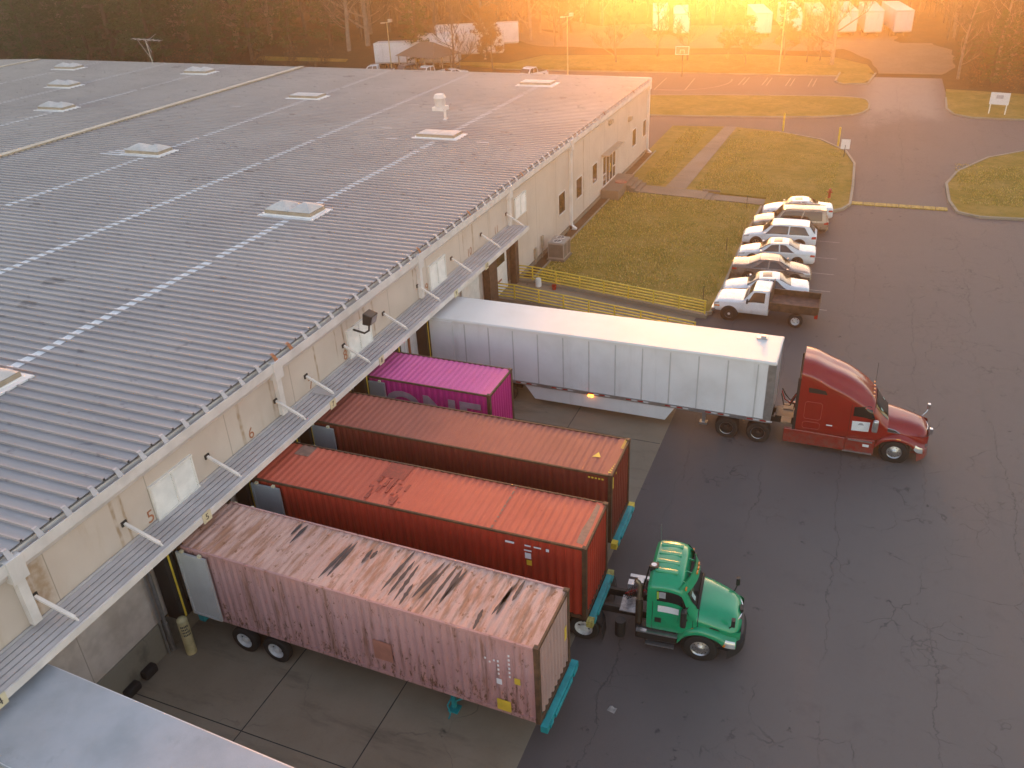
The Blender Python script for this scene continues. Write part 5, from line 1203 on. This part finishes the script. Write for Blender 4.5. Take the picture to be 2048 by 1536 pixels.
for (x, y, lab) in ((13.9,71.9,'yellow post at the end of the path across the lawn'),(19.5,66.6,'yellow post near the small white sign')):
    mb = MB(); mb.cyl((0,0,0),(0,0,1.75),.09,12); mb.tube([(0,0,1.75),(0,0,1.8)], [.09,.03], 12); single('marker_post', mb, M['yellow'], lab, 'post', (x,y,.02), G3)
sg = thing('small_sign', 'small white board on a thin post at the lawn corner', 'sign', (20.25,62.6,.05))
mb = MB(); mb.cyl((0,0,0),(0,0,1.1),.035,8); part('post', mb, M['frame'], sg); mb = MB(); mb.box(-.38,.38,-.02,.02,.75,1.6); part('board', mb, M['sticker'], sg)
sg = thing('yard_sign', 'white sign board on two legs on the corner lawn', 'sign', (34.0,82.9,.13), R(-14))
for x in (-.75,.75): mb = MB(); mb.box(x-.05,x+.05,-.05,.05,0,2.1); part('leg', mb, M['louvre'], sg)
mb = MB(); mb.box(-.9,.9,-.085,-.052,.95,2.15); part('board', mb, M['sticker'], sg); mb = MB(); mb.box(-.35,.3,-.092,-.086,1.55,1.9); part('faded_print', mb, plain('faded_grey_print', (.45,.45,.5), .6, var=.2), sg)
hy = thing('fire_hydrant', 'red fire hydrant on the lawn behind the parked cars', 'hydrant', (19.9,49.8,.13))
mb = MB(); mb.lathe([(0,0),(.15,0),(.15,.06),(.1,.08),(.1,.55),(.13,.57),(.13,.62),(.08,.72),(0,.75)], (0,0,0), (0,0,1), 14); mb.cyl((-.2,0,.45),(.2,0,.45),.05,10); mb.cyl((0,-.19,.4),(0,0,.4),.06,10); part('body', mb, M['redlens'], hy)
mb = MB()
for i in range(8): mb.box(i*.84, i*.84+.80, -.34, .34, -.02, .09)
single('speed_bump', mb, plain('worn_yellow_bump_paint', (.45,.31,.07), .7, var=.45, scale=5), 'worn yellow speed bump across the drive', 'speed bump', (21.6,49.15,0), bev=.03)
bb = thing('basketball_hoop', 'white-rimmed basketball backboard on a pole by the court', 'basketball hoop', (-2.7,100.6,0))
mb = MB(); mb.cyl((0,.6,0),(0,.6,3.2),.07,10); mb.beam((0,.6,3.1),(0,.08,3.3),.1,.1); part('pole', mb, M['frame'], bb)
mb = MB(); mb.box(-.92,.92,0,.03,2.88,3.95); bd_ = part('backboard', mb, plain('clear_tan_board', (.30,.2,.11), .5), bb)
mb = MB()
for a in ((-.92,.92,2.88,2.96),(-.92,.92,3.87,3.95),(-.92,-.84,2.96,3.87),(.84,.92,2.96,3.87),(-.3,.3,3.46,3.51),(-.3,-.25,3.06,3.46),(.25,.3,3.06,3.46)): mb.box(a[0],a[1],-.008,.0,a[2],a[3])
part('board_marking', mb, M['sticker'], bd_)
mb = MB(); mb.tube([(.23*math.cos(2*PI*i/20),-.38+.23*math.sin(2*PI*i/20),3.05) for i in range(21)], .014, 5, 0, False); mb.box(-.06,.06,-.16,0,3.02,3.07); part('rim', mb, M['amber'], bb)
for x, y, h, lab in ((-45.6,97.5,7.3,'tall lamp post left of the gazebo roof'),(-17.8,97.5,8.0,'tall lamp post behind the warehouse corner'),(9.6,104.9,11.5,'tall pale pole in front of the white trailers')):
    lp = thing('lamp_post', lab, 'lamp post', (x,y,0), 0, 'tall poles behind the warehouse')
    mb = MB(); mb.tube([(0,0,0),(0,0,h)], [.10,.06], 10); part('pole', mb, M['post'], lp)
    mb = MB(); mb.beam((-.55,0,h-.05),(.55,0,h+.05),.08,.08); mb.box(-.95,-.35,-.2,.2,h-.15,h+.0); mb.box(.3,.85,-.2,.2,h+.05,h+.45); part('lamp_head', mb, M['alu'], lp)
for x, y in ((14.2,45.6),(14.3,36.0),(14.4,27.4)):
    mb = MB(); mb.cyl((0,0,0),(0,0,.95),.02,6); single('stake', mb, M['wood'], 'thin bare metal stake standing in the lawn edge', 'stake', (x,y,LZ(x,y)), 'thin stakes along the lawn edge')

mb = MB(); mb.grid(lambda u, v: (.24*u+.05*v, .18*v-.05*u, .012+.05*abs(math.sin(u*5))*v), 6, 4); single('paper_scrap', mb, M['markwhite'], 'crumpled pale scrap lying on the asphalt in the foreground', 'scrap', (17.35,-2.6,0))
# gazebo
gz_ = thing('gazebo', 'open wooden gazebo with a brown hipped roof', 'gazebo', (-40.0,99.0,0), R(-18))
mb = MB(); mb.add([(-4,-3,2.75),(4,-3,2.75),(4,3,2.75),(-4,3,2.75),(-1.2,0,4.5),(1.2,0,4.5)], [(0,1,5,4),(1,2,5),(2,3,4,5),(3,0,4),(3,2,1,0)]); part('roof', mb, plain('brown_shingle', (.16,.125,.10), .85, var=.25, scale=6), gz_)
for x in (-3.6,-1.8,0,1.8,3.6):
    for y in (-2.7,2.7): mb = MB(); mb.box(x-.07,x+.07,y-.07,y+.07,0,2.75); part('post', mb, plain('pale_timber', (.30,.24,.17), .8) if 'pale_timber' not in bpy.data.materials else bpy.data.materials['pale_timber'], gz_)
for y in (-.9,.9): mb = MB(); mb.box(3.53,3.67,y-.07,y+.07,0,2.75); part('post', mb, bpy.data.materials['pale_timber'], gz_)
mb = MB(); mb.box(-3.6,3.6,-2.75,-2.65,.9,1.0); mb.box(3.55,3.65,-2.7,2.7,.9,1.0); mb.box(-3.6,3.6,2.65,2.75,.9,1.0); part('handrail', mb, bpy.data.materials['pale_timber'], gz_)

# parked trailers behind the lot
G4 = 'old trailers parked before the wood'
proto = trailer('far white trailer half hidden by evergreen leaves, first of the row', (4.5,126,0), 0, 13.0, 2.5, 2.85, 1.0, skirt=False, group=G4, simple=True)
old = trailer('grubby tan trailer in the row, third from the gap', (12.8,126,0), 0, 13.0, 2.5, 2.85, 1.0, boxm=M['oldbox'], roofm=M['oldbox'], skirt=False, group=G4, simple=True)
for o in (proto, old):
    for ch in o.children:
        if ch.name.startswith('rear_frame'): pass
# trailers face away: their rear doors look at the yard (-y); local +x goes to +y
def park(o, x, y, z, rz_, lab): o.location = (x+2.5*math.cos(0), y, z); o.rotation_euler = (0,0,R(90)+rz_); o.location.z = gz(x, y+3)-.02 if z is None else z; o['label'] = lab; return o
park(proto, 3.2, 126, 1.45, R(14), 'bright white trailer nearest the sun glare, leftmost of the row of six')
for x, y, z, a, lab, src in ((7.6,126.3,1.7,R(12),'white trailer dappled by leaves, second of the row of six',0), (15.5,126.3,1.65,R(9),'white trailer behind bare branches with a dark plate low at right',0), (19.05,126.3,1.6,R(7),'white trailer fifth in the row with a dark square by its corner',0), (23.1,126.3,1.65,R(10),'white trailer at the right end of the row of six',0), (-9.7,127,1.3,R(13),'pale trailer standing alone in the sun glare',0), (-13.3,128,1.6,R(14),'trailer with a pale roof left of the lone one in the glare',0)):
    c = copy_tree(proto); park(c, x, y, z, a, lab)
park(old, 11.5, 126.2, 1.6, R(11), 'grubby tan trailer in the middle of the row of six')
for x, y, z, a, lab in ((-49.8,100.0,.35,R(11),'long white trailer side left behind the gazebo'),(-44.0,103.6,1.3,R(19),'white trailer seen between pine and bare tree'),(-43.0,107.6,2.6,R(22),'white trailer right behind bare branches, highest of the three')):
    c = copy_tree(proto); c.location = (x, y, gz(x+5, y+1)-.02); c.rotation_euler = (0,0,a); c['label'] = lab; c['group'] = 'trailers behind the gazebo'

# ------------------------------------------------------------------ trees
bark = plain('grey_brown_bark', (.095,.078,.064), .9, var=.35, scale=2); twigm = plain('brown_twigs', (.058,.043,.033), .9, var=.3, scale=1)
palebark = plain('pale_grey_bark', (.24,.195,.155), .9, var=.3, scale=2)
barkp = plain('pine_bark', (.075,.05,.034), .9, var=.3, scale=2)
def m_leaf(name, a, b):
    n = NT(name); c = n.mix(n.step(n.noise(.6, 4), .35, .65), a, b); n.b.inputs['Specular IOR Level'].default_value = .15
    return n.out(c, .8)
needle = m_leaf('pine_needles', (.022,.056,.013), (.042,.088,.020)); drymat = m_leaf('dry_clinging_leaves', (.16,.085,.035), (.22,.12,.05))
def bare_proto(seed, H, lean=.04, leaves=False):
    rn = random.Random(seed); tr = MB(); cr = MB()
    base = Vector((0,0,-.4)); pts = [base]; rad = [.024*H*rn.uniform(.5,.65)]; d = Vector((rn.uniform(-lean,lean),rn.uniform(-lean,lean),1)); n = 7
    for i in range(n):
        d = (d+Vector((rn.uniform(-.07,.07),rn.uniform(-.07,.07),0))).normalized(); pts.append(pts[-1]+d*H*.92/n); rad.append(rad[0]*(1-(i+1)/(n+.6)))
    tr.tube(pts, rad, 7, 0, False)
    def branch(p, d, L, r, lev):
        k = 3 if lev < 2 else 2; ps = [p]; q = p.copy(); dd = d.copy()
        for i in range(k): dd = (dd+Vector((rn.uniform(-.2,.2),rn.uniform(-.2,.2),rn.uniform(-.02,.18)))).normalized(); q = q+dd*L/k; ps.append(q.copy())
        r = max(r, (.03,.024,.02,.016)[lev]); cr.tube(ps, [r*(1-.65*i/k) for i in range(k+1)], 4 if lev == 0 else 3, 0 if lev < 2 else 1, False)
        if leaves and lev >= 2 and rn.random() < .5:
            for _ in range(3):
                c = ps[-1]+Vector((rn.uniform(-.3,.3),rn.uniform(-.3,.3),rn.uniform(-.3,.1))); a = Vector((rn.uniform(-1,1),rn.uniform(-1,1),rn.uniform(-1,1)))*.11; b = Vector((rn.uniform(-1,1),rn.uniform(-1,1),rn.uniform(-1,1)))*.11
                cr.add([c-a, c+b, c+a, c-b], [(0,1,2,3)], 2)
        if lev < 3:
            nb = (6, 6, 5)[lev]
            for i in range(nb):
                t = rn.uniform(.25, 1.0); s = ps[0].lerp(ps[-1], t); a = Vector((rn.uniform(-1,1),rn.uniform(-1,1),rn.uniform(-.25,.8))).normalized()
                branch(s, (dd*.75+a*.75).normalized(), L*rn.uniform(.38,.62), r*.42, lev+1)
    z0 = rn.uniform(.10,.2)
    for i in range(19):
        t = z0+(1-z0)*(i+rn.random()*.6)/19; j = min(n-1, int(t*n)); p = pts[j].lerp(pts[j+1], t*n-j); a = rn.uniform(0,2*PI); upw = rn.uniform(.25,.85)
        branch(p, Vector((math.cos(a),math.sin(a),upw)).normalized(), H*(.26-.17*t)*rn.uniform(.7,1.2), rad[j]*.42, 0)
    bk = palebark if seed % 2 else bark; return tr.mesh('trunk', bk, False), cr.mesh('crown', [bk, twigm, drymat], False)
def pine_proto(seed, H, low=.12, wide=.2):
    rn = random.Random(seed); tr = MB(); cr = MB()
    tr.tube([(0,0,-.4),(rn.uniform(-.2,.2),0,H*.5),(rn.uniform(-.3,.3),rn.uniform(-.3,.3),H*.98)], [.019*H,.012*H,.02], 8, 0, False)
    nb = 95
    for i in range(nb):
        t = low+(1-low)*(i/nb)**.9; z = H*t; L = H*wide*(1-t)**.75*rn.uniform(.5,1.15)+.35; a = i*2.4+rn.uniform(-.4,.4); d = Vector((math.cos(a),math.sin(a),rn.uniform(-.18,.28)))
        p = Vector((0,0,z)); q = p+d*L; cr.tube([p, p.lerp(q,.6)+Vector((0,0,.1)), q], [.03,.02,.008], 3, 1, False)
        for k in range(int(10+L*14)):
            s = rn.uniform(.25,1.05); c = p.lerp(q, s)+Vector((rn.gauss(0,.22),rn.gauss(0,.22),rn.gauss(0,.16)))*(.6+.3*L*s*.4)
            e = Vector((rn.uniform(-1,1),rn.uniform(-1,1),rn.uniform(-.4,.6))).normalized()*rn.uniform(.22,.42); f = e.cross(Vector((rn.uniform(-1,1),rn.uniform(-1,1),rn.uniform(-1,1)))).normalized()*rn.uniform(.05,.12)
            cr.add([c-e*.5-f, c-e*.5+f, c+e*.5+f*.4, c+e*.5-f*.4], [(0,1,2,3)], 0)
    return tr.mesh('trunk', barkp, False), cr.mesh('crown', [needle, barkp], False)
def make_tree(name, meshes, label, cat, group):
    t = thing(name, label, cat, (0,0,0), 0, group); link('trunk', meshes[0], t); link('crown', meshes[1], t); return t
BARE = [bare_proto(100+i, H) for i, H in enumerate((17.0, 19.0, 15.0, 21.0, 16.0))] + [bare_proto(110, 12.0, .06, True)]
PINE = [pine_proto(200, 18.0), pine_proto(201, 20.0, .2, .16), pine_proto(202, 14.0, .06, .24)]
LB_BARE = 'tall bare brown tree in the wood behind the yard'; GB = 'bare trees of the wood'
LB_PINE = 'dark evergreen pine in the wood behind the roof'; GP = 'pines of the wood'
rn = random.Random(42); used = []
def plant(meshes, name, x, y, label, cat, group, s=1.0, sz=1.0):
    t = make_tree(name, meshes, label, cat, group); t.location = (x, y, gz(x, y)-.05); t.rotation_euler = (0,0,rn.uniform(0,6.28)); t.scale = (s, s, s*sz); used.append((x, y)); return t
def free(x, y, d): return all((x-a)**2+(y-b)**2 > d*d for a, b in used)
# pines behind the left roof
for x, y, k, s in ((-112,100,0,1.0),(-106,104,1,1.05),(-100,98,0,1.1),(-95,103,1,1.0),(-90,99,2,1.2),(-86,104,0,1.05),(-82,100,1,.95),(-104,96,2,1.0),(-93,96,2,1.0),(-98,108,0,1.15),(-76,104,2,1.1),(-122,103,2,1.2),(-135,100,2,1.1),(-130,108,0,1.0),(-70,107,2,.8),(-79,98,2,.8),(-109,110,1,1.1),(-64,110,2,.9),(-88,94,0,.85),(-115,93,2,.9)):
    plant(PINE[k], 'pine_tree', x, y, LB_PINE, 'pine', GP, s*1.35)
plant(PINE[2], 'pine_tree', -43.5, 102.0, 'green pine standing behind the gazebo roof', 'pine', None, .95)
plant(BARE[0], 'bare_tree', -35.8, 98.5, 'bare tree with a dark trunk at the right end of the gazebo', 'tree', None, .9)
plant(BARE[5], 'leafy_tree', -31.5, 103, 'small tree with dry brown leaves before the right-hand trailers', 'tree', 'small dry-leaved trees', .8)
plant(BARE[5], 'leafy_tree', -34.0, 107, 'small tree with dry brown leaves behind the bare dark trunk', 'tree', 'small dry-leaved trees', .8)
plant(BARE[3], 'bare_tree', 15.9, 110.0, 'large bare tree with a thick trunk in front of the row of trailers', 'tree', None, .95)
for x, y, k, s, lab in ((-14.0,108.5,0,.8,'bare tree in the sun glare left of the basketball hoop'),(-4.0,110.5,2,.85,'bare tree behind the basketball hoop'),(4.6,109,5,.7,'young dry-leaved tree before the leftmost trailer'),(9.4,112,5,.75,'young dry-leaved tree beside the tall pale pole'),(12.6,111,2,.6,'slim bare sapling before the tan trailer'),(14.2,112,4,.55,'slim bare sapling beside the thick trunk'),(-9,113,4,.8,'bare tree left of the lone trailer in the glare'),(1.5,112,5,.6,'low dry-leaved sapling right of the hoop')):
    plant(BARE[k], 'bare_tree', x, y, lab, 'tree', None, s)
def zone(n, x0, x1, y0, y1, dmin, kinds, smin, smax, label, group, test=lambda x, y: True, cat='tree', name='bare_tree'):
    c = 0; tries = 0
    while c < n and tries < n*60:
        tries += 1; x = rn.uniform(x0, x1); y = rn.uniform(y0, y1)
        if free(x, y, dmin) and test(x, y): plant(rn.choice(kinds), name, x, y, label, cat, group, rn.uniform(smin, smax), rn.uniform(.9, 1.1)); c += 1
zone(95, -165, -55, 104, 145, 3.2, BARE[:5], 1.2, 1.6, LB_BARE, GB, lambda x, y: y > 100+.12*(x+60)*0)
zone(58, -62, -26, 116, 150, 3.2, BARE[:5], .95, 1.25, LB_BARE, GB)
zone(62, -24, 32, 144, 185, 3.0, BARE[:5], .75, .95, LB_BARE, GB)
zone(62, 31, 78, 97, 145, 2.8, BARE[:5], .75, 1.05, LB_BARE, GB)
for x, y, k, s in ((34.5,99,2,.6),(38,101,2,.8),(41,98,0,.7),(45,103,2,.9),(36,108,0,.7),(50,99,2,.8),(32.5,112,2,.5),(43,97,2,.55),(55,101,2,.9)):
    plant(PINE[k], 'pine_tree', x, y, 'bushy evergreen at the wood edge beyond the corner lawn', 'pine', 'evergreens beyond the corner lawn', s)
# brush along the wood edge
def shrub_mesh(seed):
    r_ = random.Random(seed); mb = MB()
    for i in range(34):
        a = r_.uniform(0,6.28); p = Vector((r_.gauss(0,.35),r_.gauss(0,.35),-.1)); q = p+Vector((math.cos(a)*r_.uniform(.2,1.1),math.sin(a)*r_.uniform(.2,1.1),r_.uniform(.9,2.6)))
        mb.tube([p, p.lerp(q,.5)+Vector((0,0,.1)), q], [.022,.014,.006], 3, 0, False)
        for k in range(5):
            s = p.lerp(q, r_.uniform(.3,1)); e = s+Vector((r_.uniform(-.5,.5),r_.uniform(-.5,.5),r_.uniform(0,.6))); mb.tube([s, e], [.010,.004], 3, 0, False)
            for _ in range(2): b = Vector((r_.uniform(-1,1),r_.uniform(-1,1),r_.uniform(-1,1)))*.10; f = b.cross(Vector((0,.3,1))); mb.add([e-b, e+f*.6, e+b, e-f*.6], [(0,1,2,3)], 1)
    return mb.mesh('shrub', [twigm, drymat], False)
SH = [shrub_mesh(i) for i in range(3)]
for i in range(70):
    for _ in range(30):
        k = rn.random()
        if k < .4: x, y = rn.uniform(30.5,60), rn.uniform(94.5,110)
        elif k < .75: x, y = rn.uniform(-120,-56), rn.uniform(92,104)
        else: x, y = rn.uniform(-55,30), rn.uniform(140,150)
        if free(x, y, 1.5): break
    s = link('brush', rn.choice(SH), None, (x, y, gz(x, y))); s.rotation_euler = (0,0,rn.uniform(0,6)); s.scale = [rn.uniform(.8,1.5)]*3
    tag(s, 'tangled brown brush at the edge of the wood', 'shrub', 'brush along the wood edge'); used.append((x, y))

# the wood behind the nearest trees: uncountable, one mass of trunks, branches and twigs
mb = MB(); r_ = random.Random(77)
for i in range(2100):
    k = r_.random()
    if k < .42: x, y, H = r_.uniform(-230,-50), r_.uniform(128,205), r_.uniform(24,31)
    elif k < .72: x, y, H = r_.uniform(-66,34), r_.uniform(150,215), r_.uniform(13,17)
    else: x, y, H = r_.uniform(30,120), r_.uniform(116,190), r_.uniform(12,19)
    z = gz(x, y)-.4; b = Vector((x,y,z)); tp = b+Vector((r_.uniform(-.8,.8),r_.uniform(-.8,.8),H)); mid = b.lerp(tp,.5)+Vector((r_.uniform(-.3,.3),r_.uniform(-.3,.3),0))
    rr = H*.0085*r_.uniform(.7,1.3); mb.tube([b, mid, tp], [rr, rr*.7, .03], 5, 0, False)
    for j in range(13):
        t = r_.uniform(.12,1); p = b.lerp(tp, t); a = r_.uniform(0,6.28); L = H*r_.uniform(.10,.26)*(1.15-.6*t); q = p+Vector((math.cos(a)*L, math.sin(a)*L, L*r_.uniform(.2,.9)))
        mb.tube([p, q], [.045,.02], 3, 0, False)
        for m_ in range(4):
            s_ = p.lerp(q, r_.uniform(.3,1)); a2 = a+r_.uniform(-1.2,1.2); l2 = L*r_.uniform(.3,.7); mb.tube([s_, s_+Vector((math.cos(a2)*l2, math.sin(a2)*l2, l2*r_.uniform(.1,1)))], [.025,.014], 3, 1, False)
fw_ = link('far_wood', mb.mesh('far_wood', [bark, twigm], False)); tag(fw_, 'brown leafless wood closing the view behind the nearest trees', 'wood', None, 'stuff')

# ------------------------------------------------------------------ haze
mb = MB(); mb.box(-400, 400, -60, 420, -1.2, 34)
hz = link('haze', mb.mesh('haze', [])); hz['kind'] = 'stuff'
hm = bpy.data.materials.new('golden_evening_haze'); hm.use_nodes = True; nt = hm.node_tree; nt.nodes.clear()
o_ = nt.nodes.new('ShaderNodeOutputMaterial'); pv = nt.nodes.new('ShaderNodeVolumePrincipled')
pv.inputs['Color'].default_value = (.96,.93,.9,1); pv.inputs['Density'].default_value = .0012; pv.inputs['Anisotropy'].default_value = .925
nt.links.new(pv.outputs[0], o_.inputs['Volume']); hz.data.materials.append(hm)
